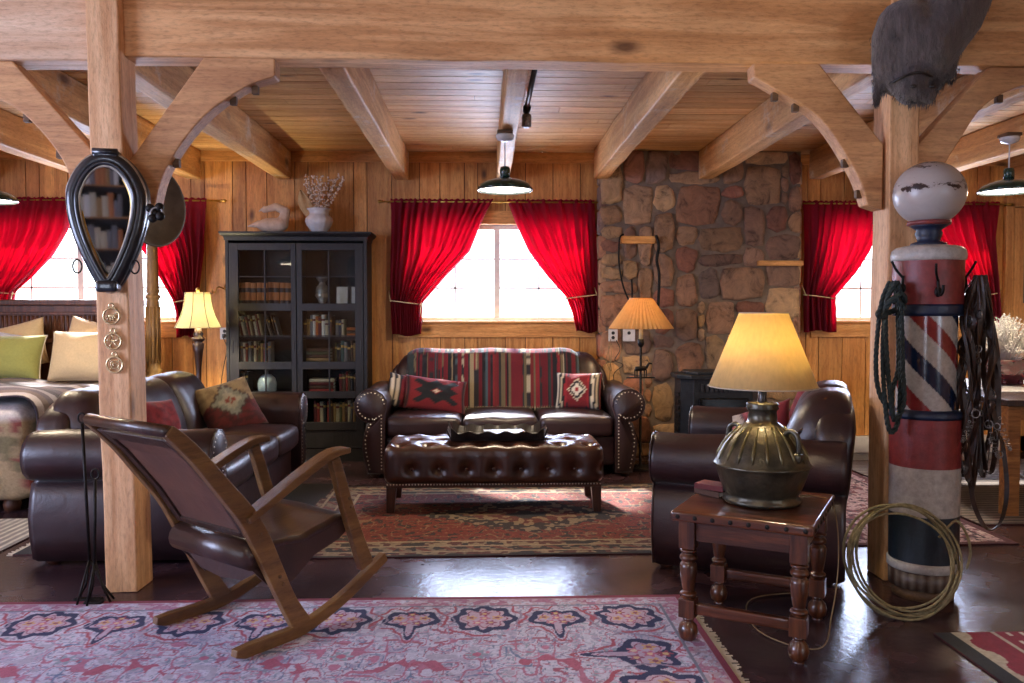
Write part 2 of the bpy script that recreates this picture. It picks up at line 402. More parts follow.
for i, (a, b_) in enumerate(HOLES): window(i+1, a, b_)
# door with a grey panel at the far end of the back wall
d = bpy.data.objects.new('door_1', None); C.objects.link(d); d['kind'] = 'structure'
M['door_wood'] = wood('pine_door', '#b98148', '#dba463', 'Z', .8)
M['grey_panel'] = mat('grey_green_panel', '#4c5250', '#5e6562', .4)
MB().box(5.3, 6.15, WY-.05, WY-.004, 0, 2.45).build('door_leaf', M['door_wood'], d, bevel=.005)
MB().box(5.4, 6.05, WY-.056, WY-.049, 1.5, 2.3).build('grey_panel', M['grey_panel'], d)
MB().box(5.21, 5.29, WY-.06, WY-.003, 0, 2.5).box(5.21, 6.25, WY-.06, WY-.003, 2.46, 2.55).build('door_frame', M['door_wood'], d, bevel=.004)

# ------------------------------------------------------------------ heavy timber frame
def rough_timber(name, x0, x1, y0, y1, z0, z1, m, label, cat, group=None, amp=.006, parent=None):
    mb = MB(); hx, hy, hz = (x1-x0)/2, (y1-y0)/2, (z1-z0)/2; sg = 14
    def fn(p):
        q = p*2.2+Vector((x0, y0, z0)); return p+Vector([mn.noise(q+Vector((k*7, 0, 0)))*amp for k in range(3)])
    mb.rbox((x0+x1)/2, (y0+y1)/2, (z0+z1)/2, hx, hy, hz, .012, sg, fn, rs=2)
    o = mb.build(name, m, parent)
    return tag(o, label, cat, group) if label else o
rough_timber('timber_beam', -1.83, 2.1, 4.185, 4.36, 2.675, 3.26, M['timber'], 'long squared pine beam spanning between the two posts under the ceiling', 'beam')
rough_timber('timber_beam', -6.15, -1.835, 4.185, 4.37, 2.655, 3.26, M['timber_white'], 'pale rough-sawn beam running from the post with the horse collar to the bed side', 'beam')
rough_timber('timber_beam', 2.11, 6.3, 4.19, 4.36, 2.675, 3.26, M['timber'], 'brown squared beam running beyond the post with the barber pole', 'beam')
# posts, each with a half-lapped tongue over the beam face
def post(x0, x1, y0, y1, label):
    e = thing('timber_post', label, 'post', ((x0+x1)/2, (y0+y1)/2, 0)); hx, hy = (x1-x0)/2, (y1-y0)/2
    def mk(name, a, b_, c, d_, f, g):
        mb = MB()
        def fn(p):
            q = p*2+Vector((x0, 3, 0)); return p+Vector([mn.noise(q+Vector((k*7, 0, 0)))*.006 for k in range(3)])
        mb.rbox((a+b_)/2, (c+d_)/2, (f+g)/2, (b_-a)/2, (d_-c)/2, (g-f)/2, .008, 16, fn, rs=2); return mb.build(name, M['timber_z'], e)
    mk('shaft', -hx, hx, -hy, hy, 0, 3.26)
    return e
lp = post(-1.892, -1.734, 4.125, 4.315, 'square pine post carrying the horse collar mirror and three brass medallions')
lp.rotation_euler = (0, R(-1.05), 0)
rp = post(2.082, 2.239, 4.17, 4.355, 'square pine post standing behind the striped barber pole')
# curved braces
def brace(top, arc, foot, y0, y1, label, pegs=()):      # straight upper edge, arched underside, cut foot
    cx, cz = top[0]; A = [(p.x, p.y) for p in spline([(q[0], q[1], 0) for q in arc], 6)]
    poly = [(p[0]-cx, p[1]-cz) for p in list(top)+A+list(foot)]
    e = thing('timber_brace', label, 'brace', (cx, (y0+y1)/2, cz)); h = (y1-y0)/2
    MB().prism(poly, -h, h).build('curved_timber', M['brace'], e, bevel=.007)
    for k, (px, pz) in enumerate(pegs): MB().box(px-cx-.016, px-cx+.016, -.016, .016, pz-cz-.03, pz-cz+.012).build('peg', M['darkpeg'], e, bevel=.003)
M['brace'] = wood('pine_brace', '#bb875a', '#e2b07a', 'X', .7, knots=False)
M['darkpeg'] = wood('peg_wood', '#5b4026', '#7a5a38', 'X', 2, knots=False)
BY0, BY1 = 4.2, 4.31
brace([(-1.78, 2.155), (-1.395, 2.688), (-1.048, 2.688)], [(-1.048, 2.59), (-1.207, 2.528), (-1.422, 2.367), (-1.599, 2.117), (-1.665, 1.89)], [(-1.775, 1.925)], BY0, BY1,
      'curved pine brace rising from the collar post towards the bookcase side', [(-1.16, 2.54), (-1.27, 2.485), (-1.56, 2.17)])
brace([(-1.918, 2.17), (-2.34, 2.652), (-2.75, 2.652)], [(-2.75, 2.56), (-2.403, 2.458), (-2.235, 2.336), (-2.092, 2.139), (-2.046, 1.941)], [(-1.918, 1.9)], BY0, BY1,
      'curved pine brace rising from the collar post over the bed', [(-2.3, 2.39), (-2.14, 2.21)])
brace([(2.063, 2.27), (1.715, 2.688), (1.38, 2.688)], [(1.385, 2.61), (1.493, 2.55), (1.729, 2.403), (1.916, 2.138), (1.987, 1.96)], [(2.063, 1.935)], BY0, BY1,
      'arched pine brace rising from the barber pole post beside the stone chimney', [(1.51, 2.53), (1.62, 2.475), (1.885, 2.19), (1.96, 2.03)])
brace([(2.225, 2.25), (2.617, 2.672), (3.05, 2.672)], [(3.05, 2.61), (2.798, 2.581), (2.594, 2.476), (2.466, 2.296), (2.389, 2.167), (2.33, 2.0)], [(2.225, 1.96)], BY0, BY1,
      'curved pine brace rising from the barber pole post towards the pendant over the table', [(2.7, 2.53)])

# ceiling joists
JX = [(-4.72, 'over the head of the bed'), (-3.76, 'above the horse collar, second from the bed wall'), (-2.80, 'between the collar and the bookcase'), (-1.93, 'above the bookcase'), (-.80, 'between the bookcase and the middle window'),
      (.185, 'above the middle pendant lamp'), (1.125, 'meeting the near edge of the stone chimney'), (2.14, 'meeting the middle of the stone chimney'),
      (3.22, 'meeting the far edge of the stone chimney'), (4.3, 'over the pine table beyond the barber pole'), (5.3, 'nearest the door with the grey panel')]
for x, w_ in JX:
    hw = .07 if abs(x-.185) > .01 else .06
    far = WY-.03 if not 1.05 < x < 3.3 else WY-.2
    rough_timber('ceiling_joist', x-hw, x+hw, 4.38, far, 2.69, 2.965, M['timber_y'], f'pine ceiling joist {w_}', 'joist', 'ceiling joists', .008)

# ------------------------------------------------------------------ stone chimney
m, nt, b = newmat('field_stone'); L = nt.links.new
at = nd(nt, 'ShaderNodeAttribute', attribute_name='Col'); b.inputs['Roughness'].default_value = .85
n = nd(nt, 'ShaderNodeTexNoise', i_Scale=7.0, i_Detail=10.0, i_Roughness=.75, i_Distortion=.8); L(coords(nt), n.inputs['Vector'])
r_ = ramp(nt, [(.34, (.28, .26, .27)), (.46, (.8, .8, .8)), (.58, (1.05, 1.03, 1.0)), (.72, (1.45, 1.38, 1.28))]); L(n.outputs[0], r_.inputs[0])
mt = nd(nt, 'ShaderNodeMix', data_type='RGBA', blend_type='MULTIPLY'); mt.inputs[0].default_value = 1
L(at.outputs[0], mt.inputs[6]); L(r_.outputs[0], mt.inputs[7]); L(mt.outputs[2], b.inputs['Base Color']); add_bump(nt, b, n.outputs[0], .8, .03); M['stone'] = m
X0, X1 = 1.12, 3.09; CY = WY-.16
rs_ = random.Random(19); cw, ch = .0735, .066; GX, GZ = 27, 45
G = [[None]*GX for _ in range(GZ)]; rects = []
for j in range(GZ):                                  # irregular coursed stonework: blocks of many sizes fitted together
    for i in range(GX):
        if G[j][i] is not None: continue
        w_ = rs_.choice((3, 4, 5, 6, 7, 8)); h_ = rs_.choice((2, 3, 4, 5, 6))
        w0 = 0
        while w0 < w_ and i+w0 < GX and G[j][i+w0] is None: w0 += 1
        if i+w0 < GX and G[j][i+w0] is None and GX-i-w0 < 2: w0 = GX-i
        if w0 == 1: h_ = 2
        h0 = 1
        while h0 < h_ and j+h0 < GZ and all(G[j+h0][i+q] is None for q in range(w0)): h0 += 1
        for q in range(h0):
            for t in range(w0): G[j+q][i+t] = len(rects)
        rects.append((i, j, w0, h0))
mb = MB()
pal = ['#b08a68', '#c09a70', '#a07c62', '#b88a6c', '#a8705a', '#b08062', '#8c7468', '#c4a078', '#8a6c5c', '#b49070', '#a4806a', '#a0705c']
for i, (gi, gj, gw, gh) in enumerate(rects):
    ax, bx_, az, bz = X0+gi*cw, X0+(gi+gw)*cw, gj*ch, (gj+gh)*ch; bx_ = min(bx_, X1); g = .006
    jt = lambda q: rs_.uniform(0, min(.045, q*.17))
    w_, h_ = bx_-ax, bz-az
    poly = [(ax+g+jt(w_), az+g+jt(h_)), (ax+w_*rs_.uniform(.35, .65), az+g*.4), (bx_-g-jt(w_), az+g+jt(h_)), (bx_-g*.4, az+h_*rs_.uniform(.35, .65)), (bx_-g-jt(w_), bz-g-jt(h_)), (ax+w_*rs_.uniform(.35, .65), bz-g*.4), (ax+g+jt(w_), bz-g-jt(h_)), (ax+g*.4, az+h_*rs_.uniform(.35, .65))]
    cx, cz = (ax+bx_)/2, (az+bz)/2
    ring = []
    n_ = len(poly)
    for k in range(n_):
        a, b_ = poly[k], poly[(k+1) % n_]; p0 = poly[k-1]
        ca = (lerp(a[0], p0[0], .12), lerp(a[1], p0[1], .12)); cb = (lerp(a[0], b_[0], .12), lerp(a[1], b_[1], .12))
        ring += [ca, (a[0]*.6+(ca[0]+cb[0])*.2, a[1]*.6+(ca[1]+cb[1])*.2), cb]
        for t in (.35, .65): ring.append((lerp(a[0], b_[0], t), lerp(a[1], b_[1], t)))
    ring = [(p[0]+mn.noise(Vector((p[0]*14, p[1]*14, 0)))*.012, p[1]+mn.noise(Vector((p[0]*14, p[1]*14, 9)))*.012) for p in ring]
    dep = rs_.uniform(.02, .055); c = lin(rs_.choice(pal)); g = rs_.uniform(.6, 1.05); c = tuple(v*g for v in c)
    vs_ = []; K = len(ring)
    for lv, (s_, dy) in enumerate(((1, -.0), (.99, dep*.7), (.95, dep*.95), (.7, dep*1.02), (.35, dep*1.05))):
        for p in ring:
            q = Vector((lerp(cx, p[0], s_), 0, lerp(cz, p[1], s_)))
            vs_.append((min(max(q.x, X0), X1), CY-dy-(mn.noise(q*9+Vector((0, i, 0)))*.018 if lv else 0), min(q.z, CZ-.006)))
    vs_.append((cx, CY-dep*1.05, cz))
    fs = [(l*K+k, l*K+(k+1) % K, (l+1)*K+(k+1) % K, (l+1)*K+k) for l in range(4) for k in range(K)]+[(4*K+k, 4*K+(k+1) % K, 5*K) for k in range(K)]
    mb.add(vs_, fs, c, True)
st = thing('stone_chimney', 'broad fieldstone chimney wall rising behind the black stove', 'chimney', (0, 0, 0))
M['mortar'] = mat('mortar', '#6b5c50', '#857464', .95, ns=14, bump=.6)
MB().box(X0+.01, X1-.01, CY-.012, WY-.002, 0, CZ-.002).build('mortar_body', M['mortar'], st)
mb.build('stones', M['stone'], st)
for sx, a in ((-1, X0), (1, X1)):
    mb = MB()
    for z in np.arange(.0, 2.65, .24): mb.rbox(a-sx*.03, CY+.07, z+.12, .04, .085, .113, .02, 3, None, lin(random.choice(pal)))
    mb.build('edge_stones', M['stone'], st)
# two small pine ledges let into the stone
tag(MB().box(-.165, .165, -.075, 0, -.035, .035).build('ledge_block', M['trim'], bevel=.006, loc=(1.475, CY-.055, 2.1)), 'short pine block ledge on the chimney above the pleated lamp', 'ledge')
tag(MB().box(-.22, .22, -.05, 0, -.025, .025).build('ledge_block', M['trim'], bevel=.006, loc=(2.86, CY-.065, 1.88)), 'thin pine ledge on the chimney near the barber pole', 'ledge')

# ================================================================== leather sofas
M['leather'] = leather('oxblood_leather', '#1d0f12', '#331a1d')
M['leather_worn'] = leather('worn_brown_leather', '#27140f', '#4a281b', .3)
M['nail'] = mat('brass_nailhead', '#9d968c', '#cfc8bb', .3, .9)
M['foot'] = wood('dark_turned_wood', '#2e170d', '#4a2816', 'Z', 2, .35, knots=False, coat=.3)
def arm_profile(n=12):
    # closed outline (x outward, z): inner face, scroll roll, swelling lower panel
    cx, cz, r = .115, .615, .14
    p = [(0.0, .03), (0.0, .52)]
    for k in range(n+1):
        a = PI*1.02-k*(PI*1.62)/n; p.append((cx+r*math.cos(a), cz+r*math.sin(a)))
    p += [(.145, .46), (.165, .38), (.185, .28), (.175, .17), (.145, .03)]
    return p
def make_sofa(name, label, loc, rz, W, D, seats, back_h=.98, group='oxblood leather sofas', tuft=False):
    e = thing(name, label, 'sofa', loc, rz, group); iw = W/2-.21; m = M['leather']
    prof = arm_profile()
    for sx in (-1, 1):
        mb = MB(); pts = [(sx*(iw+x), z) for x, z in prof]; c = (sum(x for x, z in pts)/len(pts), sum(z for x, z in pts)/len(pts))
        secs = [(-.0, .93), (.012, .985), (.03, 1.0)]+[(t*D, 1.0) for t in (.2, .4, .6, .8)]+[(D-.04, 1.0), (D-.01, .97)]
        K = len(pts); vs_ = []
        for yy, s_ in secs:
            sag = 1+.0*yy
            for x, z in pts: vs_.append((c[0]+(x-c[0])*s_, yy, c[1]+(z-c[1])*s_ + (.006*math.sin(yy*9+x*5) if z > .5 else 0)))
        fs = [(l*K+k, l*K+(k+1) % K, (l+1)*K+(k+1) % K, (l+1)*K+k) for l in range(len(secs)-1) for k in range(K)]
        fs += [tuple(range(K))[::-1], tuple((len(secs)-1)*K+k for k in range(K))]
        mb.add(vs_, fs, None, True); mb.build('arm', m, e)
        MB().tube([(c[0]+(x-c[0])*.985, .006, c[1]+(z-c[1])*.985) for x, z in pts], .006, 6, closed=True).build('piping', m, e)
        # nailhead trim following the scroll and both edges of the front panel
        nb = MB(); cxr = .115
        outl = []
        for k in range(40):
            a = PI*.95-k*(PI*1.75)/40; outl.append((cxr+.112*math.cos(a), .615+.112*math.sin(a)))
        outl += [(.085, .5), (.118, .46)]
        for t in np.linspace(0, 1, 22): outl.append((interp([(0, .13), (.35, .165), (.6, .158), (1, .128)], t), .45-.37*t))
        for t in np.linspace(0, 1, 34): outl.append((.028, .08+.47*t))
        d_ = []; last = None
        for p in outl:
            if last is None or math.hypot(p[0]-last[0], p[1]-last[1]) > .021: d_.append(p); last = p
        for x, z in d_:
            q = (sx*(iw+x), -.003, z); nb.add([(q[0]+.0065*math.cos(a), q[1]+.003, q[2]+.0065*math.sin(a)) for a in (0, PI/3, 2*PI/3, PI, 4*PI/3, 5*PI/3)]+[(q[0], q[1]-.003, q[2])], [(k, (k+1) % 6, 6) for k in range(6)], None, True)
        nb.build('nailhead_trim', M['nail'], e)
    MB().rbox(0, .5*(D)+.02, .21, iw+.01, D/2-.06, .13, .025, 4).build('base', m, e)
    sw = 2*iw/seats
    for k in range(seats):
        cx = -iw+sw*(k+.5); hx = sw/2-.004
        def fn(p, hx=hx, k=k):
            u = 1-min(1, abs(p.x)/hx)**2; v = 1-min(1, abs(p.y-.0)/.36)**2
            q = p.copy()
            if p.z > 0: q.z += .035*u*v+mn.noise(Vector((p.x*7+k*9, p.y*7, 1)))*.01
            q.y -= .02*u*(1 if p.y < 0 else 0); return q
        MB().rbox(cx, .39, .425, hx, .375, .09, .055, 8, fn).build('seat_cushion', m, e)
    # back: rounded humps, sloping shoulders
    bh = back_h
    for k in range(seats):
        cx = -iw+sw*(k+.5); hx = sw/2+.004
        def fn(p, cx=cx, hx=hx, k=k):
            q = p.copy(); X = cx+p.x; edge = max(0, abs(X)-(iw-.17))/.17
            if p.z > 0: q.z -= .13*min(1, edge)**2*(p.z/.27)
            u = 1-min(1, abs(p.x)/hx)**4
            f = (p.z+.27)/.54; q.y += .16*f
            if p.y < 0: q.y -= .05*u*math.sin(PI*min(1, max(0, f)))
            if p.z > 0: q.z += .02*u-.02
            q.y += mn.noise(Vector((X*6, p.z*6, k)))*.012; return q
        MB().rbox(cx, .75, bh-.27, hx, .12, .27, .09, 9, fn).build('back_cushion', m, e)
    def fb(p):
        q = p.copy(); edge = max(0, abs(p.x)-(iw-.14))/.2
        if p.z > 0: q.z -= .15*min(1, edge)**2
        q.y += .07*(p.z+.4)/.8; return q
    for sx in (-1, 1):
        MB().tube(spline([(sx*(iw-.005), .64, .56), (sx*(iw-.0), .69, .72), (sx*(iw-.03), .76, bh-.2), (sx*(iw-.08), .83, bh-.1), (sx*(iw-.1), .9, bh-.09)], 6), .009, 8).build('back_piping', m, e)
    MB().rbox(0, D-.13, bh/2+.0, iw+.06, .1, bh/2-.06, .07, 14, fb).build('back_frame', m, e)
    for sx in (-1, 1):
        for yy in (.07, D-.1):
            MB().lathe([(.03, 0), (.045, .02), (.048, .045), (.035, .07), (.04, .1)], (sx*(iw+.09), yy, 0), 14).build('foot', M['foot'], e)
    return e
sofa = make_sofa('leather_sofa', 'dark leather three-cushion sofa under the middle window with a striped blanket on its back', (.14, 6.93, 0), 0, 2.38, .95, 3, 1.03)
make_sofa('leather_sofa', 'dark leather sofa between the collar post and the bookcase, facing the ottoman', (-1.47, 5.665, 0), R(90), 2.33, 1.03, 3, .95)
make_sofa('leather_sofa', 'dark leather loveseat behind the end table, turned towards the stove', (1.19, 5.06, 0), R(-113), 1.52, .99, 2, .98)

# ------------------------------------------------------------------ woven textiles (their patterns are the things' own colours)
M['weave'] = painted('woven_wool', .95, 160, .3, .25, sheen=.08)
def pick(seq, t): return seq[int(t) % len(seq)]
SER = ['#5e1420', '#681824', '#1c1b22', '#741c28', '#948468', '#5e1420', '#2a3434', '#1c1b22', '#7a2028', '#665a44', '#1c1b22', '#681a26', '#42525a', '#a89c84', '#5e1420', '#16151b', '#6c2022', '#2a2628']
srs = random.Random(5)
stripe = []
xx = -1.0
while xx < 1.1:
    wd = srs.choice((.006, .008, .012, .018, .026, .04)); stripe.append((xx, srs.choice(SER), srs.random() < .3)); xx += wd
def serape(x, z):
    for a, c, zig in reversed(stripe):
        if x >= a:
            if zig and int((z*90)) % 2 == 0: return '#2a262b'
            return c
    return SER[0]
# the blanket drapes over the sofa back: up the cushions, over the top, down behind
th = thing('striped_blanket', 'red, black and cream striped blanket draped over the sofa back under the window', 'blanket', (.08, 7.68, .98))
def bl(lo, hi):
    def f(u, v):
        x = lerp(-.79, .80, u); s = lerp(lo, hi, v)
        prof = [(0, (-.17, -.44)), (.3, (-.115, -.18)), (.45, (-.085, -.03)), (.53, (-.055, .052)), (.6, (.02, .09)), (.7, (.11, .085)), (.8, (.2, .03)), (1, (.2, -.3))]
        for (a, p), (b_, q) in zip(prof, prof[1:]):
            if s <= b_: t = (s-a)/(b_-a); y, z = lerp(p[0], q[0], t), lerp(p[1], q[1], t); break
        z -= .012*abs(math.sin(x*4.9))+.05*max(0, (abs(x)-.68)/.12)**2*(1 if z > -.1 else .3)
        y -= .012+.02*abs(math.cos(x*4.9))*(1 if s < .5 else 0)
        return (x, y+mn.noise(Vector((x*9, s*6, 2)))*.008, z)
    return f
mb = MB().grid(bl(0, 1), 210, 40)
N_ = len(mb.v); o_ = list(mb.v)
o = mb.build('woven_cloth', M['weave'], th, colfn=lambda v: serape(v[0]*(1)+(.037 if v[2] > .045 else 0), v[2]))
sol = o.modifiers.new('thick', 'SOLIDIFY'); sol.thickness = .006; sol.offset = 1
fr = MB(); rf = random.Random(3)
for k in range(100):
    x = -.78+1.57*k/99; fr.tube([(x, -.205, -.43), (x+rf.uniform(-.01, .01), -.21, -.465), (x+rf.uniform(-.015, .015), -.21, -.475)], .0025, 4)
fr.build('fringe', mat('cream_wool_fringe', '#8c7f6c', '#a99b84', .9), th)

def cushion(name, label, cat, loc, rot, w_, h_, t_, colfn, m='weave', piping=None, group=None, n=26, seed=0, tassel=False):
    e = thing(name, label, cat, loc, 0, group); e.rotation_euler = rot
    def P(u, v, s):
        x, z = (u*2-1), (v*2-1)
        d = (1-abs(x)**2.6)*(1-abs(z)**2.6); pin = 1-.07*(abs(x)**2)*(1-abs(z)**2)*1-.0
        pin2 = 1-.07*(1-abs(x)**2)*1
        k = max(0, d)**.55
        wr = mn.noise(Vector((x*2.2+seed, z*2.2, s)))*.014*k
        return (x*w_/2*(1-.06*(1-z*z)), s*t_/2*k+wr, h_/2+z*h_/2*(1-.06*(1-x*x)))
    mb = MB(); mb.grid(lambda u, v: P(u, v, -1), n, n).grid(lambda u, v: P(1-u, v, 1), n, n)
    o = mb.build('cover', M[m] if isinstance(m, str) else m, e, colfn=(lambda v: colfn(v[0]/(w_/2), v[2]/(h_/2)-1, v[1])) if colfn else None)
    o.modifiers.new('weld', 'WELD').merge_threshold = .0008
    if piping:
        pts = [P(0, t/n, -1) for t in range(n)]+[P(t/n, 1, -1) for t in range(n)]+[P(1, 1-t/n, -1) for t in range(n)]+[P(1-t/n, 0, -1) for t in range(n)]
        MB().tube(pts, .005, 6, closed=True).build('piping', piping, e)
    return e
def star_c(x, z, y):
    a = math.atan2(z, x); r = math.hypot(x, z*1.0); k = .42+.26*math.cos(4*a+PI)
    if abs(x)+abs(z) < .12: return '#c8b9a6'
    if abs(x)+abs(z) < .2: return '#6e1620'
    # eight-cornered star with stepped points
    if (abs(x)+abs(z) < .66 and (abs(x) < .34 or abs(z) < .34)) or (abs(abs(x)-abs(z)) < .2 and r < .9): return '#14161d'
    if abs(abs(x)-.88) < .04: return '#14161d'
    return '#701620'
def stripes_l(x, z, y):
    return pick(['#20202a', '#d0c4b0', '#20202a', '#b9ac98', '#20202a', '#6e1822', '#6e1822', '#b8ac98'], (x+1)*9)
def stripes_s(x, z, y):
    if -.45 < x < .38:
        d = abs(x+.03)*1.7+abs(z)*1.15
        if d < .16: return '#9a2a30'
        if d < .42: return '#d8cfc0'
        if d < .62: return '#26262e'
        if d < .72: return '#c9bda8'
        return '#741822'
    return pick(['#20202a', '#cfc4b2', '#20202a', '#b8a98f', '#17171d', '#8e2029'], (x+1)*12)
def kilim(x, z, y):
    q = lambda t: round(t*9)/9
    d = abs(q(x))+abs(q(z-.12))*.95; s = mn.noise(Vector((x*3, z*8, 1)))
    if d < .1: return '#8a8474'
    if d < .2: return '#7c3a2c'
    if d < .36: return '#96907c'
    if d < .6: return '#77786a'
    if d < .72: return '#46362f'
    if z > .05 + .06*round(math.sin(x*14)): return '#86724f' if s > -.1 else '#766244'
    return '#5a1c1c' if s > 0 else '#451a18'
red_c = lambda x, z, y: '#7e2228' if mn.noise(Vector((x*5, z*5, 2))) > -.05 else '#6a1c22'
M['cream_pipe'] = mat('cream_piping', '#b3a58e', '#c8bca6', .9)
cushion('throw_pillow', 'black, cream and red striped pillow leaning behind the star pillow', 'pillow', (-.68, 7.34, .535), (R(-22), R(12), R(14)), .42, .32, .13, stripes_l)
cushion('throw_pillow', 'red pillow with a black eight-pointed star', 'pillow', (-.44, 7.2, .535), (R(-34), R(8), R(8)), .56, .34, .14, star_c)
cushion('throw_pillow', 'striped pillow with a pale diamond on red against the blanket', 'pillow', (.84, 7.31, .535), (R(-18), R(0), R(-14)), .42, .34, .14, stripes_s)
cushion('throw_pillow', 'woven pillow with a stepped diamond over dark red, on the sofa beside the bookcase', 'pillow', (-1.84, 6.26, .50), (R(-34), R(-12), R(42)), .46, .44, .16, kilim)
cushion('throw_pillow', 'plain dark red pillow half hidden behind the rocking chair', 'pillow', (-2.03, 5.3, .52), (R(-20), R(4), R(75)), .38, .34, .14, red_c)
cushion('throw_pillow', 'plain deep red pillow on the loveseat behind the lamp shade', 'pillow', (1.93, 4.93, .53), (R(-22), R(6), R(-68)), .42, .42, .15, red_c)
cushion('throw_pillow', 'red pillow with pale patterned band below the lamp shade on the loveseat', 'pillow', (1.62, 4.75, .53), (R(-30), R(-20), R(-50)), .42, .36, .14,
        lambda x, z, y: ('#9c8d80' if -.5 < x+z*.6 < -.1 else '#4c3030' if -.1 <= x+z*.6 < .0 else '#802329'))

# ------------------------------------------------------------------ tufted ottoman
ot = thing('tufted_ottoman', 'button-tufted brown leather ottoman bench standing on the red rug', 'ottoman', (.07, 5.95, 0))
bx = .77; by = .3; tuf = []
for j, yy in enumerate((-.21, 0.0, .21)):
    for k in range(8 if j % 2 == 0 else 7):
        tuf.append((-.66+.189*k+(.09 if j % 2 else 0), yy))
side_t = [(-.66+.189*k) for k in range(8)]
def fo(p):
    q = p.copy()
    if p.z > .08:
        q.z += .02
        d = min(math.hypot(p.x-a, p.y-b_) for a, b_ in tuf); q.z -= .05*math.exp(-(d/.035)**2)+.012*math.exp(-(d/.075)**2)
    if p.y < -by+.06:
        d = min(math.hypot(p.x-a-.09, (p.z+.02)*.8) for a in side_t); q.y += .035*math.exp(-(d/.035)**2)
        q.y += .012*(.5+.5*math.cos(2*PI*(p.x-.0)/.189))
    return q
MB().rbox(0, 0, .335, bx, by, .135, .07, 60, fo, rs=5).build('tufted_cushion', M['leather_worn'], ot)
tb = MB()
for a, b_ in tuf: tb.ball((a, b_, .447), .013, 6, None, (1, 1, .6))
for a in side_t[:-1]: tb.ball((a+.09, -by+.02, .315), .012, 6, None, (1, .6, 1))
tb.build('tuft_buttons', M['leather_worn'], ot)
MB().box(-bx+.02, bx-.02, -by+.02, by-.02, .185, .215).build('rail', M['foot'], ot, bevel=.004)
nb = MB()
for k in range(70): nb.ball((-bx+.03+k*(2*bx-.06)/69, -by+.017, .21), .006, 4)
nb.build('nailhead_trim', M['nail'], ot)
for sx in (-1, 1):
    for sy in (-1, 1):
        MB().add([(sx*(bx-.02)-sx*a, sy*(by-.03)-sy*b_, z) for z, q in ((0, .052), (.19, .07)) for a, b_ in ((0, 0), (q, 0), (q, q), (0, q))],
                 [(0, 1, 2, 3), (4, 5, 6, 7), (0, 1, 5, 4), (1, 2, 6, 5), (2, 3, 7, 6), (3, 0, 4, 7)]).build('leg', M['foot'], ot, bevel=.004)
# scalloped tray and what lies on it
M['tray'] = mat('black_lacquer', '#0f0c0d', '#1e1819', .35, coat=.2)
tr = thing('serving_tray', 'black serving tray with scalloped rim lying on the ottoman', 'tray', (.095, 5.97, .492))
hx, hy = .33, .17
MB().box(-hx, hx, -hy, hy, 0, .012).build('tray_base', M['tray'], tr, bevel=.003)
def rim(a, b_, n=40):
    mb = MB(); a = Vector(a); b_ = Vector(b_); d = (b_-a).normalized(); nrm = Vector((d.y, -d.x, 0)); vs_ = []
    L_ = (b_-a).length
    for k in range(n+1):
        t = k/n; p = a+(b_-a)*t; h = .062+.009*math.cos(t*L_/.13*2*PI)+.025*max(0, abs(t-.5)*2-.85)/.15
        for off, z in ((0, .004), (.035, h), (.029, h+.004), (-.008, .008)): vs_.append(p+nrm*off+Vector((0, 0, z)))
    fs = [(4*k+j, 4*k+(j+1) % 4, 4*k+4+(j+1) % 4, 4*k+4+j) for k in range(n) for j in range(4)]+[(0, 1, 2, 3), (4*n, 4*n+1, 4*n+2, 4*n+3)]
    mb.add(vs_, fs, None, False).build('scalloped_rim', M['tray'], tr)
cs = [(-hx, -hy, 0), (hx, -hy, 0), (hx, hy, 0), (-hx, hy, 0)]
for k in range(4): rim(cs[k], cs[(k+1) % 4])
M['paper'] = mat('paper', '#c9c6c2', '#e3e1de', .6)
mg = thing('magazine', 'pale magazine lying flat in the scalloped tray', 'magazine', (.15, 5.95, .506), R(8))
MB().box(-.14, .14, -.1, .1, 0, .03).build('pages', M['paper'], mg); MB().box(-.142, .142, -.102, .102, .0305, .033).build('cover', mat('magazine_cover', '#8f9aa8', '#d9dbe0', .35, ns=12), mg)

# ------------------------------------------------------------------ rocking chair
M['oak'] = wood('weathered_oak', '#654627', '#8a673a', 'X', .45, .4, knots=False, coat=.15)
M['hide'] = leather('brown_saddle_leather', '#281815', '#442a21', .32)
M['hide2'] = leather('reddish_back_leather', '#452a20', '#653f2e', .5)
rc = thing('rocking_chair', 'wooden rocking chair with brown leather seat and back panel', 'rocking chair', (-1.223, 3.46, 0), R(51.2))
def path_plank(prof_, y0, y1, width):   # prof_ = [(u, z, width)], a plank following the line in the x-z plane
    P = [Vector((a[0], a[1], a[2] if len(a) > 2 else width)) for a in prof_]; S = spline(P, 6); mb = MB(); vs_ = []
    for k, p in enumerate(S):
        a = S[max(0, k-1)]; b_ = S[min(len(S)-1, k+1)]; t = Vector((b_.x-a.x, b_.y-a.y)).normalized(); nn = Vector((-t.y, t.x)); h = p.z/2
        for s_, yy in ((1, y0), (1, y1), (-1, y1), (-1, y0)): vs_.append((p.x+nn.x*h*s_, yy, p.y+nn.y*h*s_))
    n = len(S)-1; fs = [(4*k+j, 4*k+(j+1) % 4, 4*k+4+(j+1) % 4, 4*k+4+j) for k in range(n) for j in range(4)]+[(0, 1, 2, 3), (4*n, 4*n+1, 4*n+2, 4*n+3)]
    return mb.add(vs_, fs)
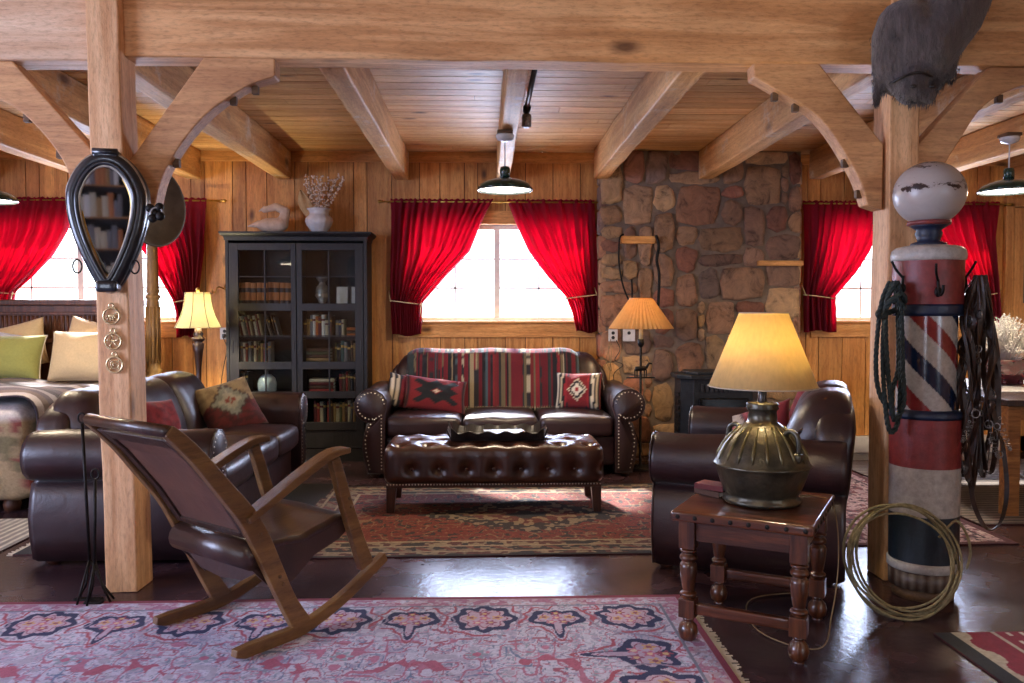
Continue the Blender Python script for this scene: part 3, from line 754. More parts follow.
for s_ in (-1, 1):
    y = .292*s_; a, b_ = y-.02, y+.02
    path_plank([(-.01, .038, .03), (.06, .03, .055), (.18, .03, .055), (.32, .037, .052), (.46, .072, .05), (.6, .125, .048), (.72, .185, .046), (.82, .235, .044)], a, b_, .05).build('rocker', M['oak'], rc, bevel=.004)
    path_plank([(-.28, .965, .05), (-.22, .91, .058), (-.15, .835, .062), (-.05, .71, .07), (.05, .585, .08), (.12, .46, .085), (.18, .33, .08), (.25, .18, .075), (.325, .05, .09)], a, b_, .07).build('back_post', M['oak'], rc, bevel=.005)
    path_plank([(.51, .75, .05), (.54, .66, .055), (.585, .52, .06), (.645, .36, .066), (.70, .22, .08)], a, b_, .06).build('front_leg', M['oak'], rc, bevel=.005)
    mb = path_plank([(.045, .565, .03), (.16, .62, .032), (.3, .69, .034), (.42, .745, .034), (.51, .776, .032), (.585, .78, .026)], y-.038, y+.038, .03)
    mb.build('armrest', M['oak'], rc, bevel=.006)
    for u, z in ((.105, .5), (.20, .3), (.215, .265), (.585, .56), (.595, .52)):
        MB().lathe([(.001, 0), (.009, .001), (.008, .004), (.001, .005)], (u, s_*(abs(y)+.021) if s_ > 0 else y-.0255, z), 8, axis='Y').build('wooden_plug', M['darkpeg'], rc)
# top rail, inner back frame and its leather panel
def bp(t): # point on the front face of the back, t from top to bottom
    return interp([(0, -.28), (.3, -.15), (.65, .0), (1, .11)], t), interp([(0, .962), (.3, .835), (.65, .645), (1, .47)], t)
a, b_ = bp(0.0)
MB().tube([(a, -.3, b_), (a, .3, b_)], .024, 12).build('top_rail', M['foot'], rc)
M['darkoak'] = wood('dark_frame_wood', '#2c1a12', '#44291b', 'Z', 1.5, .4, knots=False)
def back_slab(y0, y1, t0, t1, off, thick, name, m):
    mb = MB(); N = 16; vs_ = []
    for k in range(N+1):
        t = lerp(t0, t1, k/N); u, z = bp(t); u2, z2 = bp(min(1, t+.02)); tt = Vector((u2-u, z2-z)) if t < .98 else Vector((.1, -.17)); tt.normalize(); nn = Vector((-tt.y, tt.x))
        if nn.x > 0: nn = -nn
        for yy, o__ in ((y0, off), (y1, off), (y1, off-thick), (y0, off-thick)): vs_.append((u+nn.x*o__, yy, z+nn.y*o__))
    fs = [(4*k+j, 4*k+(j+1) % 4, 4*k+4+(j+1) % 4, 4*k+4+j) for k in range(N) for j in range(4)]+[(0, 1, 2, 3), (4*N, 4*N+1, 4*N+2, 4*N+3)]
    mb.add(vs_, fs, None, False).build(name, m, rc, bevel=.003)
for s_ in (-1, 1): back_slab(s_*.27, s_*.222, .07, .98, .018, .036, 'back_stile', M['darkoak'])
back_slab(-.222, .222, .07, .16, .018, .036, 'back_rail', M['darkoak'])
back_slab(-.222, .222, .93, .98, .018, .036, 'back_rail', M['darkoak'])
back_slab(-.225, .225, .155, .935, .008, .016, 'back_panel', M['hide2'])
# sling seat: rolled over the rear, sagging apron along each side
def seat(u, v):
    x = lerp(.08, .64, u); y = lerp(-.268, .268, v)
    z = interp([(0, .40), (.12, .445), (.5, .435), (.85, .485), (1, .47)], u); s = 1-(2*v-1)**2
    return (x, y, z-.03*s*math.sin(PI*u)+mn.noise(Vector((x*9, y*4, 0)))*.006)
mb = MB(); n1, n2 = 30, 22
mb.grid(seat, n1, n2)
o = mb.build('seat', M['hide'], rc); sd = o.modifiers.new('thick', 'SOLIDIFY'); sd.thickness = .03; sd.offset = -1
mb = MB(); mb.tube([(.105, -.268, .40), (.105, .268, .40)], .06, 16); mb.build('rolled_seat_edge', M['hide'], rc)
for s_ in (-1, 1):
    poly = [(.1, .41), (.3, .41), (.64, .47), (.645, .42), (.56, .37), (.42, .33), (.31, .25), (.22, .21), (.1, .34)]
    MB().prism(poly, s_*.262-.004, s_*.262+.004).build('side_apron', M['hide'], rc)
MB().prism([(-.268, .43), (.268, .43), (.268, .33), (.15, .27), (0, .255), (-.15, .27), (-.268, .33)], .13, .138, 'YZ').build('rear_apron', M['hide'], rc)

# ================================================================== bookcase and everything in and on it
M['ebony'] = wood('ebonised_wood', '#110e13', '#1f1a20', 'Z', 1.2, .55, .2, knots=False)
M['ebony_in'] = wood('bookcase_inside', '#17131a', '#221d22', 'Z', 1.2, .6, .1, knots=False)
bk = thing('bookcase', 'tall black bookcase with two glazed doors between the bell-shade lamp and the middle window', 'bookcase', (-1.75, 7.9, 0))
BH, BW, BD = 2.08, .655, .17
MB().box(-BW, -BW+.03, -BD, BD, 0, BH).build('side_panel', M['ebony'], bk, bevel=.003)
MB().box(BW-.03, BW, -BD, BD, 0, BH).build('side_panel', M['ebony'], bk, bevel=.003)
MB().box(-.02, .02, -BD+.04, BD-.014, .12, BH-.03).build('divider', M['ebony_in'], bk)
MB().box(-BW+.03, BW-.03, BD-.014, BD-.002, .1, BH).build('back_panel', M['ebony_in'], bk)
cr = MB()
cr.add([(sx*(BW+e_), -(BD+e_) if f else BD, z) for z, e_ in ((BH-.005, .005), (BH+.03, .012), (BH+.04, .03), (BH+.06, .045), (BH+.075, .045)) for sx, f in ((-1, 1), (1, 1), (1, 0), (-1, 0))],
       [(4*k+j, 4*k+(j+1) % 4, 4*k+4+(j+1) % 4, 4*k+4+j) for k in range(4) for j in range(4)]+[(0, 1, 2, 3), (16, 17, 18, 19)])
cr.build('cornice', M['ebony'], bk)
MB().box(-BW+.03, BW-.03, -BD+.01, BD-.02, .0, .12).build('plinth', M['ebony'], bk)
SH = [(1.445, 'top shelf'), (1.175, 'second shelf'), (.915, 'third shelf'), (.65, 'fourth shelf'), (.36, 'fifth shelf')]
for z, _ in SH+[(1.72, '')][:0]:
    for a, b_ in ((-BW+.031, -.021), (.021, BW-.031)): MB().box(a, b_, -BD+.045, BD-.016, z-.022, z).build('shelf', M['ebony_in'], bk)
M['case_glass'] = glassy('bookcase_glass', '#e8ecec')
ROWS = [(1.744, 1.985), (1.49, 1.735), (1.19, 1.42), (.945, 1.18), (.665, .873), (.375, .6)]
for sx in (-1, 1):
    x0, x1 = (-.62, -.012) if sx < 0 else (.0, .62); yf = -BD-.006 if sx < 0 else -BD-.006
    if sx < 0: x1 = -.004
    else: x0 = .004
    g0, g1 = x0+.085, x1-.045
    if sx > 0: g0, g1 = x0+.05, x1-.075
    d = MB(); d.box(x0, g0, yf, yf+.028, .13, BH-.03).box(g1, x1, yf, yf+.028, .13, BH-.03)
    last = BH-.03
    for k, (a, b_) in enumerate(ROWS): d.box(g0, g1, yf+(.0 if k in (0, 2, 4, 5) else .006), yf+.026, b_, last); last = a
    d.box(g0, g1, yf, yf+.028, .3, ROWS[-1][0]); d.box(g0, g1, yf+.012, yf+.022, .13, .3)
    gm = (g0+g1)/2
    for a, b_ in ROWS: d.box(gm-.007, gm+.007, yf+.006, yf+.024, a, b_)
    o = d.build('door', M['ebony'], bk, bevel=.002)
    for a, b_ in ROWS:
        for p, q in ((g0, gm-.007), (gm+.007, g1)): MB().box(p, q, yf+.013, yf+.017, a, b_).build('pane', M['case_glass'], o)
    for hx_ in (x0+.03, x1-.022): MB().box(hx_-.007, hx_+.007, yf-.004, yf+.003, 1.02, 1.14).build('recessed_pull', M['tray'], o, bevel=.003)
# books, one object each
BCOL = {'brown leather': '#a8683c', 'dark red': '#5f1f1f', 'red': '#8c2b25', 'cream': '#b5a88f', 'white': '#c9c6be', 'navy': '#1f2a44', 'black': '#1b191c', 'olive': '#4c4b30', 'tan': '#94744a', 'grey': '#6c6a6c', 'brown': '#4c3020', 'teal': '#2c4a4c', 'pink': '#9c5a5e', 'orange': '#b0602c'}
BM = {k: mat(f'book_cloth_{k}', v, None, .7, ns=30, bump=.1) for k, v in BCOL.items()}
BM['band'] = mat('dark_spine_band', '#2c1710', None, .5); BM['gilt'] = mat('gilt_lines', '#b08c4c', None, .4, .6)
ORD = ['first', 'second', 'third', 'fourth', 'fifth', 'sixth', 'seventh', 'eighth', 'ninth', 'tenth', 'eleventh', 'twelfth', 'thirteenth', 'fourteenth']
def book(col, loc, t, h, d, rot, label, group, banded=False, lines=True):
    e = thing('book', label, 'book', loc, 0, group); e.rotation_euler = rot; m = BM[col]
    c = MB(); c.box(-t/2, -t/2+.003, 0, d, 0, h).box(t/2-.003, t/2, 0, d, 0, h)
    c.grid(lambda u, v: (lerp(-t/2, t/2, u), -.006*math.sin(PI*u), h*v), 5, 1)
    c.build('cover', m, e); MB().box(-t/2+.0035, t/2-.0035, .002, d-.004, .003, h-.003).build('pages', M['paper'], e)
    if banded:
        for z0 in (.14, .62): MB().grid(lambda u, v: (lerp(-t/2-.0003, t/2+.0003, u), -.0015-.006*math.sin(PI*u), h*(z0+.17*v)), 5, 1).build('spine_label', BM['band'], e)
    elif lines:
        MB().grid(lambda u, v: (lerp(-t/2, t/2, u), -.0012-.006*math.sin(PI*u), h*(.72+.1*v)), 4, 1).build('spine_label', BM['gilt'] if col not in ('cream', 'white') else BM['dark red'], e)
    return e
brs = random.Random(21)
def row(bay, si, x0, x1, cols, hr, lean=0, banded=False, same=None, thick=(.016, .034)):
    z, sn = SH[si]; x = x0; k = 0; by_ = 'beside the lamp' if bay < 0 else 'nearer the middle window'
    side = 'lamp-side bay' if bay < 0 else 'window-side bay'
    while True:
        t = brs.uniform(*thick) if same is None else same
        if x+t > x1 or k >= 14: break
        c = cols[k % len(cols)]; h = brs.uniform(*hr); d = brs.uniform(.13, .17)
        ln = lean*brs.uniform(.8, 1.2) if lean else 0
        dx = h*math.sin(ln) if ln else 0
        book(c, (-1.75+x+t/2+(0 if ln <= 0 else 0), 7.9-BD+.06+brs.uniform(0, .015), z+(abs(math.sin(ln))*t/2)), t, h, d, (0, ln, 0),
             f'{c} book, {ORD[k]} along the {sn} of the bookcase, {side}', f'books on the {sn}, {side}', banded)
        x += t/math.cos(ln)+.0015+(.0 if not ln else .004); k += 1
row(-1, 0, -.60, -.06, ['brown leather'], (.235, .245), banded=True, same=.052)
row(-1, 1, -.6, -.32, ['white', 'pink', 'cream', 'dark red', 'white', 'grey', 'pink', 'cream', 'brown'], (.19, .22), lean=-.2, thick=(.012, .022))
row(-1, 1, -.26, -.17, ['grey', 'black', 'brown'], (.19, .21), lean=-.28, thick=(.012, .02))
row(-1, 2, -.6, -.2, ['pink', 'brown', 'grey', 'white', 'dark red', 'grey', 'black', 'cream', 'brown', 'olive', 'tan'], (.19, .22), thick=(.016, .03))
row(1, 1, .05, .33, ['brown', 'tan', 'grey', 'white', 'orange', 'dark red', 'white', 'cream'], (.15, .21))
row(1, 1, .35, .44, ['grey', 'navy', 'cream'], (.15, .17))
row(1, 2, .34, .6, ['olive', 'black', 'teal', 'grey', 'black', 'brown', 'tan', 'pink'], (.19, .225))
row(1, 3, .38, .6, ['dark red', 'brown', 'red', 'brown', 'black', 'brown', 'dark red'], (.17, .2))
row(1, 4, .14, .6, ['dark red', 'red', 'cream', 'black', 'red', 'brown', 'tan', 'cream', 'olive', 'tan', 'brown', 'cream', 'grey', 'tan'], (.185, .225), lean=.0)
row(-1, 3, -.6, -.45, ['black', 'brown', 'teal', 'grey'], (.16, .2))
for k, c in enumerate(['red', 'brown', 'dark red', 'cream']):      # lying flat on the fourth shelf
    book(c, (-1.75+.1, 7.9-BD+.06, .651+.032*k+.0), .03, .23, .15, (0, R(90), 0), f'{c} book lying flat, {ORD[k]} from the bottom of the fourth-shelf pile', 'books lying in a pile', lines=False).location.z += .0155
for k in range(3):
    book('orange' if k % 2 == 0 else 'brown', (-1.75+.455, 7.9-BD+.06, 1.176+.03*k), .027, .12, .12, (0, R(90), 0), f'small {"orange" if k%2==0 else "brown"} book lying flat, {ORD[k]} from the bottom beside the spines', 'small books lying flat', lines=False).location.z += .0145
for k, c in enumerate(['olive', 'tan', 'brown', 'olive', 'brown']):
    book(c, (-1.75+.075, 7.9-BD+.06, .916+.03*k), .028, .22, .15, (0, R(90), 0), f'{c} book lying flat, {ORD[k]} from the bottom of the third-shelf pile', 'books lying in a pile', lines=False).location.z += .0145
# urn and framed cards on the top shelf
M['pewter'] = mat('pewter', '#6b6a6c', '#a09d98', .4, .6, ns=60, bump=.3)
u_ = thing('urn', 'grey patterned urn with a bowl top on the top shelf behind glass', 'urn', (-1.75+.215, 7.86, 1.447))
MB().lathe([(.03, 0), (.05, .006), (.045, .03), (.025, .045), (.055, .1), (.062, .16), (.055, .2), (.03, .225), (.028, .25), (.05, .27), (.06, .3), (.055, .302), (.02, .28)], n=24).build('urn_body', M['pewter'], u_)
MB().lathe([(.058, .1), (.066, .12), (.058, .14)], n=24, cap=False).build('raised_band', M['nail'], u_)
for k, (x, w_, h_) in enumerate(((.40, .1, .2), (.525, .07, .2))):
    e = thing('framed_card', ['pale framed card standing on the top shelf beside the urn', 'narrow pale framed card at the end of the top shelf'][k], 'frame', (-1.75+x, 7.86, 1.447)); e.rotation_euler = (R(-6), 0, 0)
    MB().box(-w_/2, w_/2, 0, .01, 0, h_).build('card', M['paper'], e); f = MB(); f.box(-w_/2-.006, -w_/2, -.003, .012, 0, h_).box(w_/2, w_/2+.006, -.003, .012, 0, h_).box(-w_/2-.006, w_/2+.006, -.003, .012, h_, h_+.006); f.build('frame', M['pewter'], e)
e = thing('lidded_jar', 'pale rounded jar on the fourth shelf of the bookcase behind the woven pillow', 'jar', (-1.75-.31, 7.85, .652))
MB().lathe([(.07, 0), (.085, .01), (.088, .08), (.075, .13), (.04, .165), (.005, .175)], n=24).build('jar_body', mat('milky_jar', '#a7b3c4', '#c9d2dc', .2), e)
MB().lathe([(.005, .195), (.014, .187), (.012, .178), (.005, .172)], n=12).build('knob', M['pewter'], e)
# carved bird
M['carved'] = mat('bleached_carving', '#b89c86', '#dcc4ae', .85, ns=14, bump=.7)
e = thing('carved_bird', 'pale carved bird with its neck curled back, on top of the bookcase', 'carving', (-2.0, 7.87, 2.158)); e.scale = (1.2, 1.2, 1.2)
mb = MB()
def blob(a, b_, ra, rb, n=8):
    for k in range(n+1):
        t = k/n; mb.ball(tuple(lerp(p, q, t) for p, q in zip(a, b_)), lerp(ra, rb, t), 8, None)
mb.ball((0, 0, .06), .06, 12, None, (2.1, 1.1, 1.0)); blob((.08, 0, .08), (.105, 0, .17), .045, .036, 6); blob((.105, 0, .17), (.03, 0, .205), .036, .03, 6); blob((.03, 0, .205), (-.06, 0, .18), .032, .024, 6); blob((-.06, 0, .2), (-.11, 0, .165), .014, .005, 6)
blob((-.1, 0, .07), (-.19, 0, .05), .03, .008, 6); mb.ball((.06, 0, .07), .055, 8, None, (1.2, 1.1, 1))
o = mb.build('carved_body', M['carved'], e); r2 = o.modifiers.new('remesh', 'REMESH'); r2.mode = 'VOXEL'; r2.voxel_size = .008; r2.use_smooth_shade = True
# white vase with dried stems
M['china'] = mat('white_china', '#c6c4c4', '#dedcda', .25, coat=.3)
e = thing('white_vase', 'white ribbed china vase standing on top of the bookcase', 'vase', (-1.56, 7.86, 2.157)); e.scale = (1.15, 1.15, 1.1)
mb = MB(); pr = [(.055, 0), (.06, .01), (.075, .03), (.1, .065), (.112, .1), (.108, .125), (.085, .15), (.075, .165), (.083, .19), (.1, .205), (.097, .208), (.07, .19), (.06, .16)]
n_ = 48; mb.lathe(pr, n=n_)
mb.v = [((x*(1+.025*math.cos(12*math.atan2(y, x)) if .02 < z < .15 else x)) if False else x*(1+(.03*math.cos(14*math.atan2(y, x)) if .03 < z < .14 else 0)), y*(1+(.03*math.cos(14*math.atan2(y, x)) if .03 < z < .14 else 0)), z) for x, y, z in mb.v]
mb.build('vase_body', M['china'], e)
M['dried'] = mat('dried_stalk', '#7c6148', '#a5876a', .9); M['drybud'] = mat('dried_bud', '#c8aa92', '#ecd8c4', .9)
e = thing('dried_flowers', 'bunch of dried pale flower stalks standing in the white vase', 'dried flowers', (-1.54, 7.86, 2.36)); e.scale = (1.1, 1, 1.1)
rd = random.Random(4); st_ = MB(); bd = MB()
for k in range(26):
    a = rd.uniform(-.35, .42); hh = rd.uniform(.22, .34); yy = rd.uniform(-.06, .06)
    p0 = (rd.uniform(-.03, .03), yy*.4, -.1); p1 = (a*.25, yy*.8, hh*.4); p2 = (a*.45+.02, yy, hh)
    pts = spline([p0, p1, p2], 6); st_.tube(pts, .0017, 4)
    for j in range(11):
        q = pts[-1-int(j*.8) if j*.8 < len(pts)-3 else 4]; q2 = Vector(q)+Vector((rd.uniform(-.014, .014), rd.uniform(-.014, .014), rd.uniform(-.02, .015))); bd.ball(tuple(q2), rd.uniform(.006, .011), 4)
st_.build('stalks', M['dried'], e); o = bd.build('buds', M['drybud'], e); o['kind'] = 'stuff'
e = thing('dried_leaf', 'broad tan dried leaf standing at the edge of the white vase', 'dried leaf', (-1.63, 7.85, 2.36))
mb = MB(); mb.grid(lambda u, v: ((u-.5)*.13*math.sin(PI*min(.999, v*.85+.1))-.09*v-.01, .012*math.cos(u*9)*v, -.07+.27*v), 12, 10)
o = mb.build('leaf_blade', mat('tan_leaf', '#a68458', '#c4a277', .9, bump=.4), e); o.modifiers.new('thick', 'SOLIDIFY').thickness = .003

# ================================================================== curtains
M['red_cloth'] = cloth_glow('red_curtain_cloth', '#8c1a30', '#cc2a50', .58)
M['tie'] = mat('cream_cord', '#b89a70', '#d6bd92', .8)
M['brass'] = mat('aged_brass', '#a5803c', '#d6ac58', .35, .9)
def curtain(label, xa, xb, inner, outer, tie_x, tie_z, hook_x, hook_z, zb, seed=0, tie=True):
    # xa..xb top span; inner/outer: [(z, x)] edges from the rod down
    y0 = WY-.11; cx = (xa+xb)/2; e = thing('curtain', label, 'curtain', (cx, y0, 2.47), 0, 'red curtains')
    nf = max(7, int(abs(xb-xa)/.07)); inn = sorted(inner, reverse=True); out = sorted(outer, reverse=True)
    def at(tab, z):
        for (z0, x0), (z1, x1) in zip(tab, tab[1:]):
            if z >= z1: t = (z0-z)/(z0-z1); return lerp(x0, x1, t)
        return tab[-1][1]
    W0 = abs(xb-xa)
    def f(u, v):
        z = lerp(2.5, zb, v); a = at(out, z); b_ = at(inn, z); wd = abs(b_-a); g = max(.16, wd/W0)
        uu = u+.015*math.sin(v*5+u*9+seed); x = lerp(a, b_, uu)
        amp = lerp(.016, .04, min(1, 1.2-g)) if z < 2.4 else .012
        y = amp*math.sin(u*nf*2*PI+1.1*math.sin(v*3+seed+u*5))+.6*amp*math.sin(u*nf*3.1+v*4+seed)+.3*amp*math.sin(u*nf*9.7+seed)
        if z > 2.44: z += .007*math.sin(u*nf*2.9*PI+seed)*max(0, (v < .02))
        sag = .0
        if tie_z < z < 2.4: sag = -.05*math.sin(PI*(z-tie_z)/(2.4-tie_z))*u*(1-wd/W0)
        return (x-cx, y+sag*.5, z-2.47+(0 if abs(z-zb) > .03 else .012*math.sin(u*7+seed)))
    mb = MB().grid(f, nf*7, 60); o = mb.build('curtain_cloth', M['red_cloth'], e); s_ = o.modifiers.new('thick', 'SOLIDIFY'); s_.thickness = .0015
    if tie:
        ti = at(inn, tie_z); ta = at(out, tie_z); pts = []
        for k in range(24):
            a = 2*PI*k/24; pts.append(((ti+ta)/2+abs(ti-ta)/2*1.08*math.cos(a)-cx, -.058*math.sin(a), tie_z-2.47+.02*math.cos(a)*(1 if hook_x > ti else -1)))
        t = MB(); t.tube(pts, .006, 6, closed=True); t.tube([(hook_x-cx, .08, hook_z-2.47), ((hook_x+ta)/2-cx, -.0, (hook_z+tie_z)/2-2.47), (ta-cx, -.03, tie_z-2.47+.01)], .005, 6)
        t.tube(spline([(ti-cx, -.05, tie_z-2.47), (ti-cx-.01, -.07, tie_z-2.55), (ti-cx+.015, -.068, tie_z-2.66)], 5), .004, 5)
        t.build('tieback_cord', M['tie'], e)
        MB().tube(spline([(hook_x-cx, .105, hook_z-2.47), (hook_x-cx, .05, hook_z-2.47), (hook_x-cx, .03, hook_z-2.44)], 4), .005, 6).build('tieback_hook', M['brass'], e)
    return e
curtain('red curtain on the bookcase side of the middle window, tied back', -.915, .10, [(2.5, .10), (2.35, .02), (2.0, -.13), (1.75, -.38), (1.5, -.60), (1.4, -.60), (1.1, -.62)], [(2.5, -.915), (1.5, -.90), (1.1, -.88)], 0, 1.5, -.93, 1.62, 1.185, 1)
curtain('red curtain on the chimney side of the middle window, tied back', 1.09, .21, [(2.5, .21), (2.3, .29), (2.0, .44), (1.75, .63), (1.56, .80), (1.4, .86), (1.2, .90)], [(2.5, 1.09), (1.5, 1.10), (1.2, 1.115)], 0, 1.56, 1.075, 1.69, 1.215, 2)
curtain('red curtain at the bed side of the headboard window, tied back', -4.95, -3.9, [(2.5, -3.9), (2.2, -3.97), (1.95, -4.12), (1.75, -4.3), (1.6, -4.46), (1.4, -4.5), (1.2, -4.5)], [(2.5, -4.95), (1.2, -4.85)], 0, 1.6, -5.0, 1.66, 1.2, 3)
curtain('red curtain hanging beside the bell-shade lamp, tied back', -2.66, -3.5, [(2.5, -3.5), (2.2, -3.4), (1.95, -3.22), (1.75, -3.1), (1.52, -2.97), (1.4, -2.94), (1.15, -2.94)], [(2.5, -2.66), (2.0, -2.68), (1.52, -2.76), (1.15, -2.79)], 0, 1.52, -2.62, 1.6, 1.175, 4)
curtain('red curtain between the chimney and the barber pole, tied back', 3.13, 3.93, [(2.5, 3.93), (2.2, 3.87), (2.0, 3.79), (1.8, 3.66), (1.56, 3.45), (1.4, 3.46), (1.2, 3.47)], [(2.5, 3.13), (1.2, 3.17)], 0, 1.56, 3.13, 1.72, 1.22, 5)
curtain('red curtain beyond the barber pole, near the grey-panelled door', 5.1, 4.25, [(2.5, 4.25), (2.2, 4.4), (1.9, 4.62), (1.6, 4.86), (1.5, 4.9), (1.25, 4.93)], [(2.5, 5.1), (1.6, 5.09), (1.25, 5.12)], 0, 1.58, 5.16, 1.62, 1.24, 6)
for x0, x1, lb in ((-5.02, -2.52, 'brass curtain rod over the headboard window'), (-.97, 1.11, 'brass curtain rod over the middle window'), (3.12, 5.17, 'brass curtain rod over the window beyond the barber pole')):
    e = thing('curtain_rod', lb, 'curtain rod', ((x0+x1)/2, WY-.11, 2.475), 0, 'brass curtain rods'); h = (x1-x0)/2
    MB().tube([(-h, 0, 0), (h, 0, 0)], .008, 10).build('rod', M['brass'], e)
    for sx in (-1, 1):
        MB().lathe([(.008, 0), (.016, .006), (.01, .014), (.018, .03), (.016, .045), (.003, .055)] if sx > 0 else [(.003, -.055), (.016, -.045), (.018, -.03), (.01, -.014), (.016, -.006), (.008, 0)], (sx*h*1.0, 0, 0), 12, axis='X').build('finial', M['brass'], e)
    for x in (-h+.04, .0, h-.04): MB().tube([(x, .0, 0), (x, .105, 0)], .006, 6).build('rod_bracket', M['brass'], e)
# dark red faceted ornament over the window beside the post
e = thing('hanging_ornament', 'dark red six-sided lantern ornament hanging on the wall above the curtain', 'ornament', (3.72, 7.98, 2.62))
MB().lathe([(.02, -.16), (.085, -.08), (.1, .03), (.06, .15), (.01, .17)], n=6).build('lantern_body', mat('dark_red_lacquer', '#451016', '#5c161c', .6), e, smooth=False); MB().tube([(0, .0, .165), (0, .03, .2), (0, .11, .2)], .004, 6).build('hanger', M['brass'], e)
# small gilt hook by the bookcase
e = thing('wall_bracket', 'small brown branching hook on the wall between curtain and bookcase', 'hook', (-2.52, 8.06, 1.63))
for p in (((0, .03, 0), (.03, -.06, .03), (.1, -.1, -.0)), ((0, .03, 0), (.04, -.08, .05), (.09, -.12, .06)), ((.0, .03, 0), (-.04, -.05, .02), (-.06, -.09, -.04))): MB().tube(spline(p, 5), [.009-.0005*k for k in range(11)], 6).build('prong', M['brass'], e)

# ================================================================== lamps
M['enamel'] = mat('green_enamel', '#0f2a22', '#16382c', .25, coat=.4)
M['lit_disc'] = glow('lit_opal_diffuser', '#fff6ea', 6.0)
def pendant(loc, label, power=30):
    e = thing('pendant_lamp', label, 'pendant lamp', loc, 0, 'green enamel pendant lamps')
    MB().lathe([(.193, -.035), (.199, -.028), (.196, -.014), (.18, .008), (.14, .03), (.09, .046), (.05, .054), (.036, .062)], n=40, cap=False).build('shade', M['enamel'], e).modifiers.new('t', 'SOLIDIFY').thickness = .002
    MB().lathe([(.036, .045), (.036, .12), (.03, .135), (.012, .14)], n=20).build('neck', M['enamel'], e)
    MB().lathe([(.005, -.034), (.1, -.032), (.186, -.022), (.186, -.018), (.005, -.02)], n=40).build('diffuser', M['lit_disc'], e)
    MB().tube([(0, 0, .135), (0, 0, .325)], .005, 6).build('cord', M['china'], e)
    MB().lathe([(.012, .31), (.055, .325), (.066, .345), (.064, .36)], n=24).build('ceiling_rose', M['china'], e)
    MB().box(-.055, .055, -.06, .06, .362, .385).build('mounting_block', M['darkpeg'], e, bevel=.003)
    l = bpy.data.lights.new('pendant_bulb', 'AREA'); l.shape = 'DISK'; l.size = .3; l.energy = power; l.color = (1, .8, .56)
    lo = bpy.data.objects.new('pendant_bulb', l); C.objects.link(lo); lo.location = (loc[0], loc[1], loc[2]-.045)
pendant((.15, 5.85, 2.30), 'green enamel pendant lamp hanging in front of the middle window')
pendant((3.80, 5.85, 2.31), 'green enamel pendant lamp hanging beyond the barber pole')
pendant((-3.46, 5.85, 2.21), 'green enamel pendant lamp hanging over the bed side')
pendant((.15, 1.0, 2.32), 'added green enamel pendant lamp, unseen above the camera side of the room', 7)  # this and the next two: unseen pendants added to warm the beam front
pendant((-3.5, .6, 2.32), 'added green enamel pendant lamp, unseen over the near bed side of the room', 9)
pendant((3.8, 1.0, 2.32), 'added green enamel pendant lamp, unseen over the near table side of the room', 4)
def bulb(loc, power, col=(1, .62, .3), r=.045):
    l = bpy.data.lights.new('lamp_bulb', 'POINT'); l.energy = power; l.color = col; l.shadow_soft_size = r
    o = bpy.data.objects.new('lamp_bulb', l); C.objects.link(o); o.location = loc
# the milk can lamp
def shade_mat(name, c, t, f=.6, ns=60): return cloth_glow(name, c, t, f, ns)
M['parch'] = shade_mat('parchment_shade', '#ecd29a', '#ffeab0', .55, 70)
M['bronze'] = mat('verdigris_bronze', '#33312b', '#625c4c', .34, .7, ns=10, bump=.35, bs=30)
e = thing('table_lamp', 'milk can lamp with a cone parchment shade standing on the end table', 'lamp', (1.222, 3.55, .572), R(-30))
MB().lathe([(.0, 0), (.16, 0), (.168, .008), (.166, .018), (.155, .03), (.158, .042), (.165, .055), (.176, .08), (.19, .12), (.199, .15), (.205, .16), (.21, .166), (.205, .172), (.2, .18), (.187, .215), (.164, .255), (.13, .298), (.095, .33), (.075, .345), (.064, .352), (.06, .40), (.066, .405), (.07, .412), (.066, .42), (.07, .43), (.064, .436), (.02, .44)], n=56).build('can_body', M['bronze'], e)
fl = MB()
for k in range(20):
    a = 2*PI*k/20; fl.tube([((r+.0)*math.cos(a), r*math.sin(a), z) for r, z in ((.196, .19), (.186, .217), (.162, .258), (.128, .3), (.09, .333))], [.003, .008, .008, .006, .004], 6)
for k in range(1): pass
M['bronze_gold'] = mat('rubbed_bronze', '#5a4a2a', '#8f7a48', .36, .9, ns=12)
M['bronze_rib'] = mat('bronze_rib', '#403c2c', '#766c4c', .34, .75, ns=12)
o = fl.build('raised_ribs', M['bronze_rib'], e); o['kind'] = 'stuff'
for a in (R(-26), R(154)):
    c_, s_ = math.cos(a), math.sin(a)
    MB().tube([(r*c_, r*s_, z) for r, z in [(q.x, q.y) for q in spline([(.108, .285, 0), (.125, .315, 0), (.15, .325, 0), (.178, .305, 0), (.186, .26, 0), (.18, .22, 0), (.17, .21, 0)], 5)]], .011, 10).build('handle', M['bronze'], e)
    MB().rbox(.168*c_, .168*s_, .215, .03, .03, .02, .012, 2).build('handle_plate', M['bronze'], e)
MB().lathe([(.02, .435), (.022, .44), (.018, .46), (.018, .56)], n=16).build('stem', M['tray'], e)
MB().lathe([(.018, .56), (.022, .565), (.022, .60), (.012, .61), (.03, .62), (.038, .65), (.03, .69), (.005, .705)], n=16).build('light_bulb', glow('lamp_bulb_glow', '#ffd9a0', 10), e)
MB().lathe([(.232, .505), (.103, .83)], n=64, cap=False).build('lamp_shade', M['parch'], e).modifiers.new('t', 'SOLIDIFY').thickness = .0015
rm = MB()
for r, z in ((.2325, .507), (.103, .828)): rm.tube([(r*math.cos(2*PI*k/48), r*math.sin(2*PI*k/48), z) for k in range(48)], .003, 6, closed=True)
for k in range(3): rm.tube([(.102*math.cos(k*2.1), .102*math.sin(k*2.1), .82), (0, 0, .72)], .002, 5)
rm.tube([(0, 0, .70), (0, 0, .72)], .006, 6)
rm.build('shade_frame', M['cream_pipe'], e)
